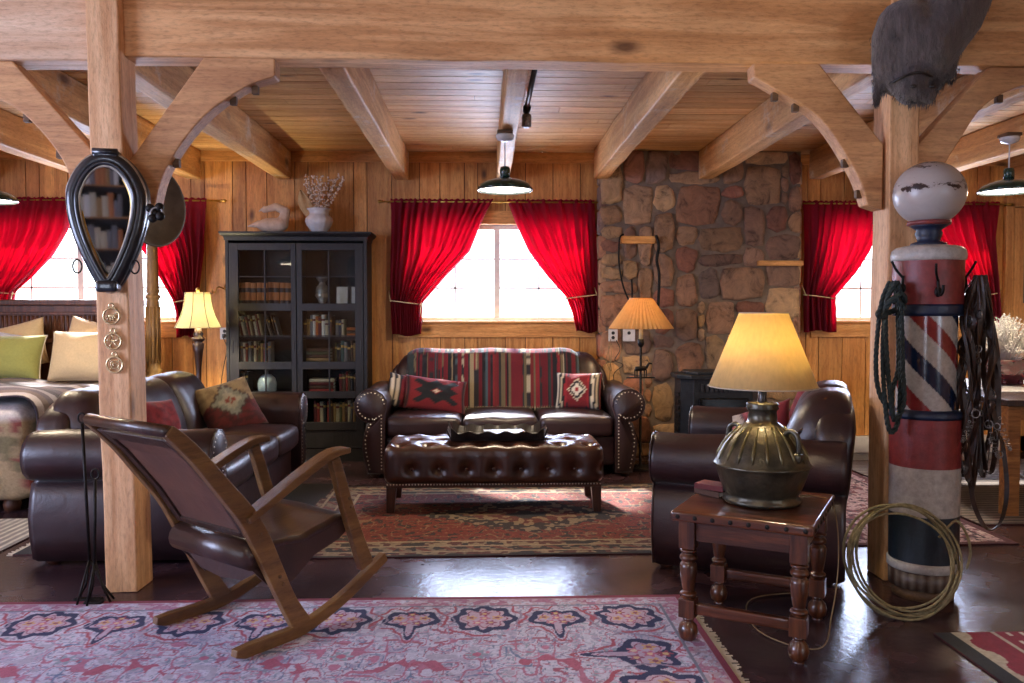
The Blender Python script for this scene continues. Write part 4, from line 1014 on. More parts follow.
bulb((1.222, 3.55, 1.29), 26, (1, .86, .58))
# bell shade lamp behind the far sofa
M['bell'] = shade_mat('cream_silk_shade', '#e0d8ba', '#fff6d8', .55, 90)
e = thing('floor_lamp', 'lamp with a cream panelled bell shade standing between sofa and curtain', 'lamp', (-2.505, 7.28, -.02))
MB().lathe([(.13, 0), (.135, .015), (.11, .03), (.05, .045), (.022, .06), (.02, .5), (.024, .75), (.03, .77), (.02, .8), (.024, .95), (.038, 1.08), (.05, 1.15), (.03, 1.165), (.055, 1.185), (.058, 1.2), (.035, 1.215), (.045, 1.235), (.03, 1.26), (.03, 1.30)], n=28).build('stem', M['foot'], e)
pr_ = [(.206, 1.29), (.2, 1.30), (.175, 1.345), (.15, 1.40), (.13, 1.46), (.118, 1.52), (.112, 1.575), (.11, 1.60)]
mb = MB(); mb.lathe(pr_, n=64, cap=False); mb.v = [(x*(1-.05*abs(math.sin(4*math.atan2(y, x)))), y*(1-.05*abs(math.sin(4*math.atan2(y, x)))), z) for x, y, z in mb.v]
mb.build('lamp_shade', M['bell'], e).modifiers.new('t', 'SOLIDIFY').thickness = .0015
sr = MB()
for k in range(8):
    a = k*PI/4+0.0; sr.tube([((r+.001)*math.cos(a), (r+.001)*math.sin(a), z) for r, z in pr_], .0028, 5)
sr.build('shade_seams', mat('dark_braid', '#4d4a34', None, .8), e)
MB().lathe([(.012, 1.6), (.012, 1.615), (.018, 1.625), (.01, 1.64), (.002, 1.645)], n=12).build('finial', M['brass'], e)
sp = MB()
for k in range(4): sp.tube([(.108*math.cos(k*PI/2), .108*math.sin(k*PI/2), 1.597), (0, 0, 1.605)], .002, 4)
sp.build('shade_spider', M['brass'], e)
bulb((-2.505, 7.28, 1.43), 55, (1, .88, .56))
# pleated shade iron lamp by the chimney
e = thing('floor_lamp', 'black iron floor lamp with a pleated tan shade standing before the chimney', 'lamp', (1.405, 7.3, 0))
M['iron'] = mat('black_iron', '#121110', '#241f1c', .55, .6, bump=.4)
MB().lathe([(.13, 0), (.135, .01), (.12, .02), (.02, .03), (.012, .05), (.011, 1.12)], n=20).build('stem', M['iron'], e)
MB().lathe([(.02, 1.10), (.03, 1.12), (.03, 1.165), (.012, 1.17)], n=14).build('candle_cup', M['iron'], e)
MB().lathe([(.019, 1.165), (.019, 1.34)], n=14).build('candle_tube', mat('ivory_candle', '#e0cf9c', None, .5), e)
an = MB(); an.tube([(-.13, 0, .82), (.13, 0, .82)], .007, 6)
an.build('crossbar', M['iron'], e)
elk = MB()
def eb(a, b_, r1, r2): elk.tube([tuple(lerp(p, q, k/4) for p, q in zip(a, b_)) for k in range(5)], [lerp(r1, r2, k/4) for k in range(5)], 8)
eb((-.05, -.012, .9), (.045, -.012, .905), .022, .02); eb((.045, -.012, .905), (.07, -.012, .95), .014, .009); eb((.07, -.012, .95), (.1, -.012, .945), .01, .005)
for x in (-.055, -.035, .03, .048): eb((x, -.012, .895), (x, -.012, .825), .007, .004)
eb((.07, -.012, .955), (.05, -.012, .99), .003, .002); eb((.06, -.012, .97), (.03, -.012, .98), .003, .002)
elk.build('elk_figure', M['iron'], e)
npl = 42; mb = MB(); vs_ = []
for z, r in ((1.262, .282), (1.53, .1)):
    for k in range(npl*2): a = PI*k/npl; rr_ = r*(1+(.032 if k % 2 else -.032)); vs_.append((rr_*math.cos(a), rr_*math.sin(a), z))
K = npl*2; mb.add(vs_, [(k, (k+1) % K, K+(k+1) % K, K+k) for k in range(K)], None, False)
M['pleat'] = shade_mat('pleated_tan_shade', '#c9a574', '#ecc890', .4, 40)
mb.build('lamp_shade', M['pleat'], e).modifiers.new('t', 'SOLIDIFY').thickness = .002
t = MB(); t.tube([(.1*math.cos(2*PI*k/32), .1*math.sin(2*PI*k/32), 1.53) for k in range(32)], .005, 6, closed=True); t.tube([(-.1, 0, 1.53), (.1, 0, 1.53)], .003, 5); t.tube([(0, 0, 1.36), (0, 0, 1.53)], .004, 5); t.build('shade_ring', M['trim'], e)
bulb((1.405, 7.3, 1.42), 9, (1, .74, .45), .03)
# sockets and switches
def plate(loc, label, w_=.045, holes=2, name='wall_outlet', plug=False):
    e = thing(name, label, 'outlet', loc); MB().box(-w_, w_, -.008, 0, -.058, .058).build('cover_plate', M['china'], e, bevel=.003)
    for k in range(holes): MB().lathe([(.001, -.011), (.016, -.0105), (.017, -.008)], (0, 0, .022-.044*k), 14, axis='Y').build('socket', M['tray'], e)
    if plug: MB().rbox(0, -.03, -.022, .014, .018, .02, .006, 2).build('plug', M['tray'], e)
plate((-2.53, WY-.003, 1.20), 'white wall outlet with a black plug beside the bookcase', plug=True)
plate((1.245, CY-.06, 1.185), 'white wall outlet on the chimney stones nearest the window')
plate((1.40, CY-.06, 1.185), 'square white switch plate with a round black knob beside the pleated shade', w_=.06, holes=1, name='wall_switch')
M['cord'] = mat('dark_cord', '#1d1512', None, .6); M['pale_cord'] = mat('pale_cord', '#6e5a3c', '#8c7450', .6)
tag(MB().tube(spline([(-2.53, 8.05, 1.16), (-2.495, 8.04, 1.05), (-2.53, 8.03, .85), (-2.58, 8.0, .5), (-2.62, 7.7, .05), (-2.6, 7.35, .012)], 8), .004, 5).build('lamp_cord', M['cord']), 'dark cord hanging from the outlet beside the bookcase', 'cord')
tag(MB().tube(spline([(1.27, 7.84, 1.14), (1.30, 7.8, 1.05), (1.25, 7.79, .95), (1.33, 7.8, .9), (1.24, 7.8, .8), (1.3, 7.78, .55), (1.42, 7.7, .3), (1.5, 7.6, .02), (1.42, 7.42, .01)], 8), .004, 5).build('lamp_cord', M['cord']), 'dark cord looping down the chimney stones behind the iron lamp', 'cord')
tag(MB().tube(spline([(1.22, 7.84, 1.15), (1.19, 7.8, 1.05), (1.22, 7.8, .85), (1.17, 7.8, .95), (1.22, 7.79, 1.1), (1.2, 7.8, .7), (1.25, 7.8, .4)], 8), .004, 5).build('lamp_cord', M['pale_cord']), 'pale tangled cord hanging on the chimney stones beside the window', 'cord')
# iron implement hanging on the chimney
e = thing('hanging_tools', 'old iron tools hanging from the chimney above the pleated lamp', 'iron tool', (1.46, 7.86, 2.1))
MB().tube(spline([(.18, -.06, .04), (.205, -.075, -.06), (.185, -.08, -.2), (.21, -.08, -.35), (.2, -.075, -.7)], 6), .014, 8).build('straight_rod', M['iron'], e)
MB().tube(spline([(-.13, -.06, .05), (-.165, -.07, .02), (-.175, -.06, -.1), (-.17, -.06, -.25), (-.13, -.06, -.45), (-.06, -.06, -.6), (-.045, -.06, -.52), (-.05, -.06, -.38)], 6), .009, 8).build('curved_rod', M['iron'], e)
# conduit on the ceiling
e = thing('ceiling_conduit', 'black steel conduit pipe running along the ceiling beside the middle joist', 'conduit', (.31, 5.4, 2.9))
MB().tube([(0, -1.0, -.02), (.0, .5, -.02), (.0, .55, -.03)], .017, 12).build('pipe', M['tray'], e); MB().lathe([(.02, .5), (.028, .51), (.028, .6), (.02, .61)], (0, 0, -.03), 12, axis='Y').build('end_fitting', M['iron'], e)
MB().lathe([(.02, -.16), (.035, -.15), (.035, -.07), (.02, -.06)], (.0, .58, 0), 12).build('wire_cage', M['pewter'], e)
# black stove
e = thing('pellet_stove', 'black cast iron stove standing before the stone chimney behind the loveseat', 'stove', (2.08, 7.28, 0))
M['cast'] = mat('cast_iron', '#15161a', '#25272c', .5, .4, bump=.3)
pl_ = [(-.36, .12), (-.36, -.12), (-.27, -.24), (.27, -.24), (.36, -.12), (.36, .12), (.3, .22), (-.3, .22)]
MB().prism([(x*.96, y*.96) for x, y in pl_], .1, .82, 'XY').build('body', M['cast'], e, bevel=.006)
MB().prism([(x*1.06, y*1.06) for x, y in pl_], .82, .86, 'XY').build('top_plate', M['cast'], e, bevel=.008); MB().prism([(x*.8, y*.8) for x, y in pl_], .86, .885, 'XY').build('lid', M['cast'], e, bevel=.006)
MB().prism([(x*1.06, y*1.06) for x, y in pl_], .06, .1, 'XY').build('base_plate', M['cast'], e, bevel=.006)
MB().box(-.22, .22, -.255, -.235, .2, .66).build('glass_door', mat('stove_glass', '#050505', None, .1), e, bevel=.01)
for k in range(10): MB().box(-.2+k*.042, -.175+k*.042, -.245, -.225, .72, .78).build('vent_slot', M['tray'], e)
for k in range(9): MB().bar((-.357, .05, .2+k*.06), (-.357, -.1, .2+k*.06), .012, .03).build('side_louvre', M['cast'], e)
for x in (-.26, .26):
    for y_ in (-.17, .15): MB().lathe([(.03, 0), (.02, .03), (.028, .065)], (x, y_, 0), 10).build('leg', M['cast'], e)

# ================================================================== rugs (patterns drawn into each rug's own colour)
M['rug'] = painted('hand_knotted_wool', .95, 240,   .22, .35, sheen=.03)
def npn(h): return np.array(lin(h))
def rug(name, label, x0, x1, y0, y1, nx, ny, paint, cz=.008, rz=0, fringe=None):
    cx, cy = (x0+x1)/2, (y0+y1)/2; e = thing(name, label, 'rug', (cx, cy, .001), rz)
    X, Yg = np.meshgrid(np.linspace(x0, x1, nx+1), np.linspace(y0, y1, ny+1)); col = paint(X, Yg)
    V = np.stack([X-cx, Yg-cy, np.full_like(X, cz)+.0012*np.sin(X*3)*np.cos(Yg*4)], -1).reshape(-1, 3)
    i = np.arange(nx*ny); a = (i//nx)*(nx+1)+i % nx; F = np.stack([a, a+1, a+nx+2, a+nx+1], -1)
    # border wall closes the edge down to the floor
    me = bpy.data.meshes.new('pile'); me.vertices.add(len(V)); me.vertices.foreach_set('co', V.ravel().astype('f'))
    me.loops.add(F.size); me.loops.foreach_set('vertex_index', F.ravel().astype('i')); me.polygons.add(len(F))
    me.polygons.foreach_set('loop_start', np.arange(0, F.size, 4, dtype='i')); me.update(calc_edges=True)
    at = me.color_attributes.new('Col', 'FLOAT_COLOR', 'POINT'); buf = np.ones((len(V), 4), 'f'); buf[:, :3] = np.clip(col.reshape(-1, 3), 0, 1); at.data.foreach_set('color', buf.ravel())
    me.materials.append(M['rug']); o = bpy.data.objects.new('woven_pile', me); C.objects.link(o); o.parent = e
    hx, hy = (x1-x0)/2, (y1-y0)/2
    MB().box(-hx, hx, -hy, hy, 0, cz-.002).build('backing', M['rug_back'], e)
    if fringe:
        fb = MB(); r_ = random.Random(9)
        for sx in fringe:
            for k in range(int((y1-y0)/.012)):
                y_ = -hy+k*.012; l_ = r_.uniform(.02, .05); fb.box(sx*hx, sx*(hx+l_), y_, y_+.005, 0, .004)
        o = fb.build('fringe', M['cream_pipe'], e); o['kind'] = 'stuff'
    return e
M['rug_back'] = mat('rug_backing', '#2c1214', '#45181e', .95)
def mix(img, mask, c): img[mask] = npn(c) if isinstance(c, str) else c
def vnoise(X, Y_, s, seed=0):
    r = np.random.RandomState(seed); G = r.rand(256, 256); u = X*s+31.7; v = Y_*s+17.3; i = np.floor(u).astype(int); j = np.floor(v).astype(int); fu = u-i; fv = v-j
    fu = fu*fu*(3-2*fu); fv = fv*fv*(3-2*fv); g = lambda a, b_: G[a % 256, b_ % 256]
    return (g(i, j)*(1-fu)+g(i+1, j)*fu)*(1-fv)+(g(i, j+1)*(1-fu)+g(i+1, j+1)*fu)*fv
def flower(img, X, Y_, cx, cy, r, c1, c2, n=6):
    dx, dy = X-cx, Y_-cy; rr_ = np.hypot(dx, dy); th_ = np.arctan2(dy, dx)
    mix(img, rr_ < r*(.75+.25*np.cos(n*th_)), c1); mix(img, rr_ < r*.38, c2)
def medallion(img, X, Y_, cx, cy, s, kind, rot=0):
    dx, dy = X-cx, Y_-cy; c_, s_ = math.cos(rot), math.sin(rot); u = (dx*c_+dy*s_)/s; v = (-dx*s_+dy*c_)/(s*1.25)
    th_ = np.arctan2(v, u); rr_ = np.hypot(u, v)
    if kind == 'A':   Rr = .78+.07*np.cos(8*th_)+.06*np.cos(2*th_)
    else:             Rr = .60+.17*np.cos(2*th_)+.75*np.exp(-((th_+PI/2)/.2)**2)+.05*np.cos(7*th_+PI/2)
    # curling rose tendrils outside
    Ro = Rr+.2+.07*np.sin(9*th_); mix(img, (np.abs(rr_-Ro) < .045) & (np.sin(3*th_+1) > -.5), '#a04a5c')
    Ro2 = Rr+.32+.07*np.sin(7*th_+2); mix(img, (np.abs(rr_-Ro2) < .03) & (np.cos(4*th_) > -.2), '#8a7f94')
    mix(img, rr_ < Rr, '#16224e'); mix(img, rr_ < Rr-.2+.05*np.cos(11*th_), '#b8a0b0' if kind == 'A' else '#b09cb0')
    m2 = (rr_ < Rr-.27) & (rr_ > Rr-.31); mix(img, m2, '#8a3f58')
    fl_ = [(-.3, .05, '#c39a6a', '#8a4a5c'), (.3, .05, '#c39a6a', '#8a4a5c'), (0, .02, '#b0627c', '#d4b090'), (0, .25, '#8d3650', '#c7a878'), (-.15, -.2, '#b56c82', '#d0b8a0'), (.15, -.2, '#8f4a66', '#c9a880')]
    for fx, fy, a, b_ in fl_:
        fx *= 1.15; fy *= 1.4; px = cx+(fx*c_-fy*s_)*s; py = cy+(fx*s_+fy*c_)*s; flower(img, X, Y_, px, py, .17*s, a, b_, 5)
def paint_a(X, Y_):
    img = np.zeros(X.shape+(3,)); img[:] = npn('#bcb8c8')
    a = vnoise(X, Y_, 26, 1); b_ = vnoise(X, Y_, 60, 2); c = vnoise(X, Y_, 9, 3); d = vnoise(X, Y_, 40, 5)
    mix(img, a > .7, '#a9a0b4'); mix(img, (b_ > .8), '#938ea8'); mix(img, (np.abs(a-.5) < .035) & (c > .4), '#9a5468'); mix(img, (np.abs(d-.5) < .05) & (c < .42), '#8b93a0'); mix(img, (b_ < .1) & (c > .5), '#5f6a80')
    x1, y1 = .965, 3.98
    # the inner field lies inside the side and end bands
    mix(img, (np.abs(vnoise(X, Y_, 34, 61)-.5) < .03) & (c > .3), '#7f88a0'); mix(img, (np.abs(vnoise(X, Y_, 30, 62)-.5) < .03) & (c < .7), '#b47a92'); fld = (X < .42) & (Y_ < 3.46); e = vnoise(X, Y_, 13, 8)
    mix(img, fld & (np.abs(e-.5) < .035), '#a86880'); mix(img, fld & (e > .86), '#b0708a'); mix(img, fld & (e < .16), '#a6a0b0'); mix(img, fld & (np.abs(e-.66) < .012), '#6a7896')
    for k in range(7):   # pointed rose shapes of the field
        cx, cy = -2.6+.55*k+.1, 3.18; w_ = .17; m_ = (np.abs(X-cx) < w_) & (np.abs(Y_-cy-.06*np.cos((X-cx)*12)) < .03+.02*np.cos((X-cx)*60)) & (a > .35); mix(img, m_ & fld, '#a5566c')
        flower(img, X, Y_, cx+.27, 3.3, .05, '#8a94a0', '#b0627c', 6)
    for k in range(10): mix(img, (np.abs(Y_-3.44+.02*np.sin(X*20)) < .008) & (X < .42) & (np.sin(X*60) > -.2), '#9d5c6c')
    for k in range(9):
        cx = 0-.33*k
        medallion(img, X, Y_, cx, 3.69, .17 if k % 2 == 0 else .165, 'A' if k % 2 == 0 else 'B')
    medallion(img, X, Y_, .33, 3.69, .165, 'B'); 
    for cy, kd in ((3.28, 'B'), (2.95, 'A'), (2.62, 'B'), (2.3, 'A'), (1.97, 'B')): medallion(img, X, Y_, .67, cy, .2, kd, -PI/2)
    medallion(img, X, Y_, .66, 3.70, .165, 'A', .6)
    dist = np.minimum(x1-X, y1-Y_)
    bd_ = dist < .12; mix(img, bd_ & (a > .5), '#a06c86'); mix(img, bd_ & (b_ > .6), '#b09aa6'); mix(img, (np.abs(dist-.125) < .006), '#6f7284'); mix(img, dist < .03, '#7c2038'); mix(img, (dist > .03) & (dist < .036), '#a894a0')
    f = .86+.28*vnoise(X, Y_, 120, 4)+.1*(vnoise(X, Y_, 2.5, 6)-.5); return img*f[..., None]*np.array([.88, .93, 1.06])
rug('floral_rug', 'large faded pink and ivory floral rug with navy medallions under the rocking chair', -3.1, .965, 1.2, 3.98, 900, 470, paint_a, fringe=(1,))
def paint_b(X, Y_):
    x0, x1, y0, y1 = -1.25, 1.85, 4.67, 6.6
    img = np.zeros(X.shape+(3,)); img[:] = npn('#832a1e'); a = vnoise(X, Y_, 30, 11); b_ = vnoise(X, Y_, 14, 12); c = vnoise(X, Y_, 60, 13)
    mix(img, a > .72, '#2c2226'); mix(img, (np.abs(b_-.5) < .03), '#9a7a58'); mix(img, c > .9, '#a8855e'); mix(img, (c < .1), '#241c24')
    cx, cy = .3, 5.62; r1 = np.abs((X-cx)/.75)+np.abs((Y_-cy)/.48)+.08*np.sin(X*40)*np.sin(Y_*40)
    mix(img, r1 < 1, '#241e28'); mix(img, (r1 < 1) & (a > .62), '#9d8a70'); mix(img, (r1 < .6), '#6c241e'); mix(img, (r1 < .6) & (a > .55), '#a88f6e'); mix(img, r1 < .25, '#20202c')
    dist = np.minimum(np.minimum(X-x0, x1-X), np.minimum(Y_-y0, y1-Y_))
    bd_ = dist < .3; mix(img, bd_, '#5f2a26'); mix(img, bd_ & (a > .5), '#a08c70'); mix(img, bd_ & (b_ < .4), '#201c26'); mix(img, (np.abs(dist-.3) < .012) | (np.abs(dist-.2) < .008) | (np.abs(dist-.09) < .008), '#b7a384')
    bl_ = (dist > .1) & (dist < .19); mix(img, bl_, '#24202a'); mix(img, bl_ & (a > .48), '#8f7c66'); mix(img, bl_ & (np.sin((X+Y_)*40) > .5) & (a > .3), '#7c3a30'); mix(img, dist < .03, '#1d1418')
    return img*(.34+.34*vnoise(X, Y_, 110, 14))[..., None]
rug('persian_rug', 'red rug with a dark centre medallion under the tufted ottoman', -1.25, 1.85, 4.67, 6.6, 640, 300, paint_b, rz=R(.6), fringe=(-1, 1))
def paint_c(X, Y_):
    x0, x1, y0, y1 = 1.98, 3.23, 4.8, 7.9
    img = np.zeros(X.shape+(3,)); img[:] = npn('#a08489'); a = vnoise(X, Y_, 22, 21); b_ = vnoise(X, Y_, 45, 22)
    mix(img, a > .6, '#6c3a42'); mix(img, b_ > .66, '#3a2c38'); mix(img, np.abs(a-.45) < .03, '#c4b0a8'); dist = np.minimum(np.minimum(X-x0, x1-X), np.minimum(Y_-y0, y1-Y_)); mix(img, dist < .05, '#4c2128'); mix(img, (dist > .12) & (dist < .14), '#382a34')
    return img*(.8+.4*vnoise(X, Y_, 100, 24))[..., None]
rug('runner_rug', 'pink and dark patterned runner lying beyond the barber pole', 1.98, 3.23, 4.8, 7.9, 200, 420, paint_c)
def paint_d(X, Y_):
    u = X-1.955; img = np.zeros(X.shape+(3,)); img[:] = npn('#a89f94'); wv = .03*np.sign(np.sin(Y_*26))*np.abs(np.sin(Y_*26))**.5
    mix(img, u < .075, '#1c2028'); mix(img, (u > .12+wv*.7) & (u < .25), '#7c1532'); mix(img, (u > .27) & (u < .43), '#7c1532'); mix(img, (u > .60) & (u < .66), '#24262e'); mix(img, (u > .72) & (u < .9-wv), '#7c1532')
    mix(img, ((np.abs(u-.32) < .007) | (np.abs(u-.38) < .007)) & (np.sin(Y_*70) > .3), '#bdb4a8')
    return img*(.8+.35*vnoise(X, Y_, 90, 31))[..., None]
rug('striped_rug', 'cream, crimson and charcoal zigzag striped rug lying near the coiled lariat', 1.955, 3.4, 2.0, 3.46, 240, 240, paint_d)
def paint_f(X, Y_):
    img = np.zeros(X.shape+(3,)); img[:] = npn('#8e8a88'); s_ = np.sin(X*2*PI/.055); mix(img, s_ > .3, '#6f6a6c'); mix(img, s_ < -.75, '#b0aaa2'); return img*(.75+.45*vnoise(X*3, Y_, 30, 41))[..., None]
rug('woven_mat', 'pale grey striped flat-woven mat beside the bed', -4.9, -2.83, 4.0, 5.62, 260, 120, paint_f)
def paint_g(X, Y_):
    img = np.zeros(X.shape+(3,)); img[:] = npn('#6b6058'); s_ = np.sin(Y_*2*PI/.07); mix(img, s_ > .4, '#4c433e'); mix(img, s_ < -.8, '#8a7d70'); return img*(.75+.45*vnoise(X, Y_*3, 30, 43))[..., None]
rug('woven_mat', 'brown striped mat under the pine table with the bowl', 3.27, 5.6, 5.25, 7.6, 160, 200, paint_g)
rug('tasselled_mat', 'small tasselled dark red mat poking out behind the sofa arm', -2.72, -1.2, 4.78, 6.7, 120, 160, lambda X, Y_: paint_b(X*1.1, Y_), fringe=(-1,))

# ================================================================== end table, books
M['walnut'] = wood('dark_walnut', '#3c1d10', '#703c22', 'X', 1.3, .28, .15, knots=False, coat=.5)
M['walnut_z'] = wood('turned_walnut', '#3c1e11', '#6e3e24', 'Z', 1.3, .28, .15, knots=False, coat=.5)
e = thing('end_table', 'dark wooden end table with turned legs and nailhead edge beneath the milk can lamp', 'table', (1.195, 3.54, 0), R(-30))
MB().rbox(0, 0, .548, .288, .33, .022, .012, 6, rs=3).build('tabletop', M['walnut'], e)
for sx in (-1, 1): MB().box(sx*.23-.012, sx*.23+.012, -.21, .21, .44, .527).build('apron', M['walnut'], e, bevel=.003)
for sy in (-1, 1): MB().box(-.19, .19, sy*.27-.012, sy*.27+.012, .44, .527).build('apron', M['walnut'], e, bevel=.003)
for sx in (-1, 1):
    for sy in (-1, 1):
        o = MB().box(sx*.225-.034, sx*.225+.034, sy*.265-.034, sy*.265+.034, .405, .527).lathe([(.022, .405), (.036, .398), (.036, .39), (.024, .383), (.034, .374), (.038, .365), (.034, .355), (.024, .348), (.034, .338), (.037, .325), (.033, .28), (.026, .235), (.022, .222), (.034, .214), (.036, .205), (.028, .198), (.028, .19)], (sx*.225, sy*.265, 0), 24)
        o.box(sx*.225-.034, sx*.225+.034, sy*.265-.034, sy*.265+.034, .11, .19).lathe([(.02, .11), (.024, .1), (.02, .092), (.036, .075), (.042, .05), (.036, .022), (.02, .008), (.024, 0)], (sx*.225, sy*.265, 0), 24)
        o.build('leg', M['walnut_z'], e, bevel=.003)
for sy in (-1, 1): MB().rbox(0, sy*.265, .15, .192, .017, .024, .008, 4).build('stretcher', M['walnut'], e)
def nails(pts, name='nailhead'):
    for p, ax in pts: pass
for k in range(8):
    for sy in (-1, 1): MB().ball((-.255+.073*k, sy*.329, .548), .0105, 5, None, (1, .5, 1)).build('nailhead', M['iron'], e)
for k in range(9):
    for sx in (-1, 1): MB().ball((sx*.287, -.295+.0737*k, .548), .0105, 5, None, (.5, 1, 1)).build('nailhead', M['iron'], e)
for k, (lb, cm, z0, rz_) in enumerate((('reddish brown book lying flat behind the milk can lamp, lower of two', 'brown', .571, 36), ('cream-edged red-brown book lying on the lower book behind the milk can lamp', 'dark red', .597, 48))):
    b2 = thing('book', lb, 'book', (1.05, 3.70, z0), R(rz_), 'books on the end table'); c = MB(); c.box(-.05, .05, -.07, .07, 0, .003).box(-.05, .05, -.07, .07, .021, .024).box(-.05, -.047, -.07, .07, .003, .021)
    c.build('cover', BM[cm], b2); MB().box(-.046, .047, -.067, .067, .0035, .0205).build('pages', M['paper'], b2)
tag(MB().tube(spline([(1.33, 3.62, .58), (1.52, 3.6, .574), (1.575, 3.6, .5), (1.57, 3.55, .3), (1.5, 3.45, .1), (1.38, 3.3, .012), (1.2, 3.5, .01), (1.3, 3.9, .01), (1.7, 4.0, .012)], 8), .003, 5).build('lamp_cord', M['pale_cord']), 'thin pale lamp cord hanging down the side of the end table', 'cord')

# ================================================================== barber pole and what hangs on it
M['enamel_paint'] = painted('chipped_enamel', .42, 26, .35, .3)
bp_ = thing('barber_pole', 'large weathered barber pole with red, white and blue bands and a white globe', 'barber pole', (2.185, 3.975, 0))
WH, RD, BL = '#a9a29c', '#7c2a2a', '#14223c'
def pc(r0, z0, r1, z1, c, mb, n=64, seg=10):
    mb.lathe([(lerp(r0, r1, k/seg), lerp(z0, z1, k/seg)) for k in range(seg+1)], n=n, col=c, cap=False)
MB().lathe([(.0, 0), (.14, 0), (.14, .05), (0, .05)], n=32).build('plinth', M['darkpeg'], bp_)
mb = MB(); mb.lathe([(.14, .05), (.158, .055), (.160, .14)], n=48); N0 = mb.v
mb.build('wooden_base', M['enamel_paint'], bp_, colfn=lambda v: '#6b5f54' if math.sin(math.atan2(v[1], v[0])*23) > .1 else '#3c2418')
MB().lathe([(.16, .14), (.166, .145), (.167, .18), (.16, .187)], n=48, col=WH).build('white_ring', M['enamel_paint'], bp_)
mb = MB(); pc(.159, .187, .160, .415, '#16222e', mb); pc(.160, .415, .162, .65, WH, mb); pc(.162, .65, .164, .885, RD, mb); mb.build('lower_drum', M['enamel_paint'], bp_)
MB().lathe([(.136, .885), (.164, .887), (.167, .9), (.162, .925), (.136, .93)], n=48, col=BL).build('lower_band', M['enamel_paint'], bp_)
def helix(v):
    a = math.atan2(v[1], v[0]); t = ((a/(2*PI))*2.0+(v[2]-.93)/.44+1.1) % 1.0
    return WH if t < .28 else RD if t < .5 else WH if t < .76 else BL
def hx_(u, v):
    a = 2*PI*u; return (.137*math.cos(a), .137*math.sin(a), lerp(.928, 1.388, v))
MB().grid(hx_, 220, 90).build('striped_cylinder', M['stripes'] if 'stripes' in M else painted('striped_enamel', .16, 30, .3, .05), bp_, colfn=helix)
MB().lathe([(.136, 1.385), (.158, 1.387), (.162, 1.40), (.161, 1.43), (.158, 1.442)], n=48, col=BL).build('upper_band', M['enamel_paint'], bp_)
mb = MB(); pc(.161, 1.442, .161, 1.655, RD, mb); mb.build('upper_drum', M['enamel_paint'], bp_)
MB().lathe([(.16, 1.652), (.168, 1.66), (.171, 1.68), (.166, 1.705), (.145, 1.722), (.1, 1.73), (.07, 1.732)], n=48, col='#b5afa8').build('domed_cap', M['enamel_paint'], bp_)
MB().lathe([(.085, 1.73), (.08, 1.742), (.05, 1.752), (.058, 1.775), (.063, 1.79), (.056, 1.805), (.075, 1.82), (.09, 1.83)], n=32, col=BL).build('neck', M['enamel_paint'], bp_)
MB().lathe([(.09, 1.828), (.1, 1.835), (.098, 1.85)], n=32, col='#7a3434').build('red_collar', M['enamel_paint'], bp_)
m, nt, b = newmat('crackled_white_globe'); L = nt.links.new
n = nd(nt, 'ShaderNodeTexNoise', i_Scale=7.0, i_Detail=8.0, i_Roughness=.75, i_Distortion=.6); L(coords(nt, (1, 1, 1.8)), n.inputs['Vector'])
r_ = ramp(nt, [(.0, rgba('#b9b2ad')), (.60, rgba('#aaa29e')), (.635, rgba('#3a221c')), (.67, rgba('#2c1a16'))])
sz = nd(nt, 'ShaderNodeSeparateXYZ'); tc = nd(nt, 'ShaderNodeTexCoord'); L(tc.outputs['Object'], sz.inputs[0])
bnd = nd(nt, 'ShaderNodeMath', operation='SUBTRACT'); L(sz.outputs[2], bnd.inputs[0]); bnd.inputs[1].default_value = 2.0
ab = nd(nt, 'ShaderNodeMath', operation='ABSOLUTE'); L(bnd.outputs[0], ab.inputs[0])
lt = ramp(nt, [(0.0, (.16,)*3), (.03, (.0,)*3)]); L(ab.outputs[0], lt.inputs[0]); up_ = ramp(nt, [(.5, (0, 0, 0)), (1, (.12,)*3)])
mr = nd(nt, 'ShaderNodeMapRange'); mr.inputs['From Min'].default_value = 1.95; mr.inputs['From Max'].default_value = 2.14; mr.inputs['To Min'].default_value = -.07; mr.inputs['To Max'].default_value = .09; L(sz.outputs[2], mr.inputs[0])
a1 = nd(nt, 'ShaderNodeMath', operation='ADD'); L(n.outputs[0], a1.inputs[0]); L(lt.outputs[0], a1.inputs[1]); a2 = nd(nt, 'ShaderNodeMath', operation='ADD'); L(a1.outputs[0], a2.inputs[0]); L(mr.outputs[0], a2.inputs[1])
L(a2.outputs[0], r_.inputs[0]); L(r_.outputs[0], b.inputs['Base Color']); b.inputs['Roughness'].default_value = .3; M['globe'] = m
MB().lathe([(.0005+.165*math.sin(PI*k/24), 1.985-.155*math.cos(PI*k/24)) for k in range(1, 25)], n=48).build('white_globe', m, bp_)
def hook(loc, label, d):
    e = thing('coat_hook', label, 'hook', loc, d, 'iron hooks on the barber pole')
    MB().tube(spline([(0, -.004, .03), (0, -.012, -.02), (0, -.03, -.045), (0, -.055, -.03), (0, -.06, .0)], 5), [.007]*21, 8).build('hook_arm', M['iron'], e)
    MB().tube(spline([(0, -.006, .02), (-.02, -.03, .06), (-.03, -.05, .1)], 5), .006, 8).build('upper_prong', M['iron'], e); MB().ball((0, -.008, -.03), .018, 6, None, (1, .5, 1.4)).build('back_plate', M['iron'], e)
hook((2.185-.155, 3.91, 1.55), 'black iron hook carrying the green rope', R(-62)); hook((2.145, 3.817, 1.53), 'black iron hook on the front of the red upper drum', R(-5)); hook((2.34, 3.93, 1.55), 'black iron hook carrying the tangle of bridles', R(60))
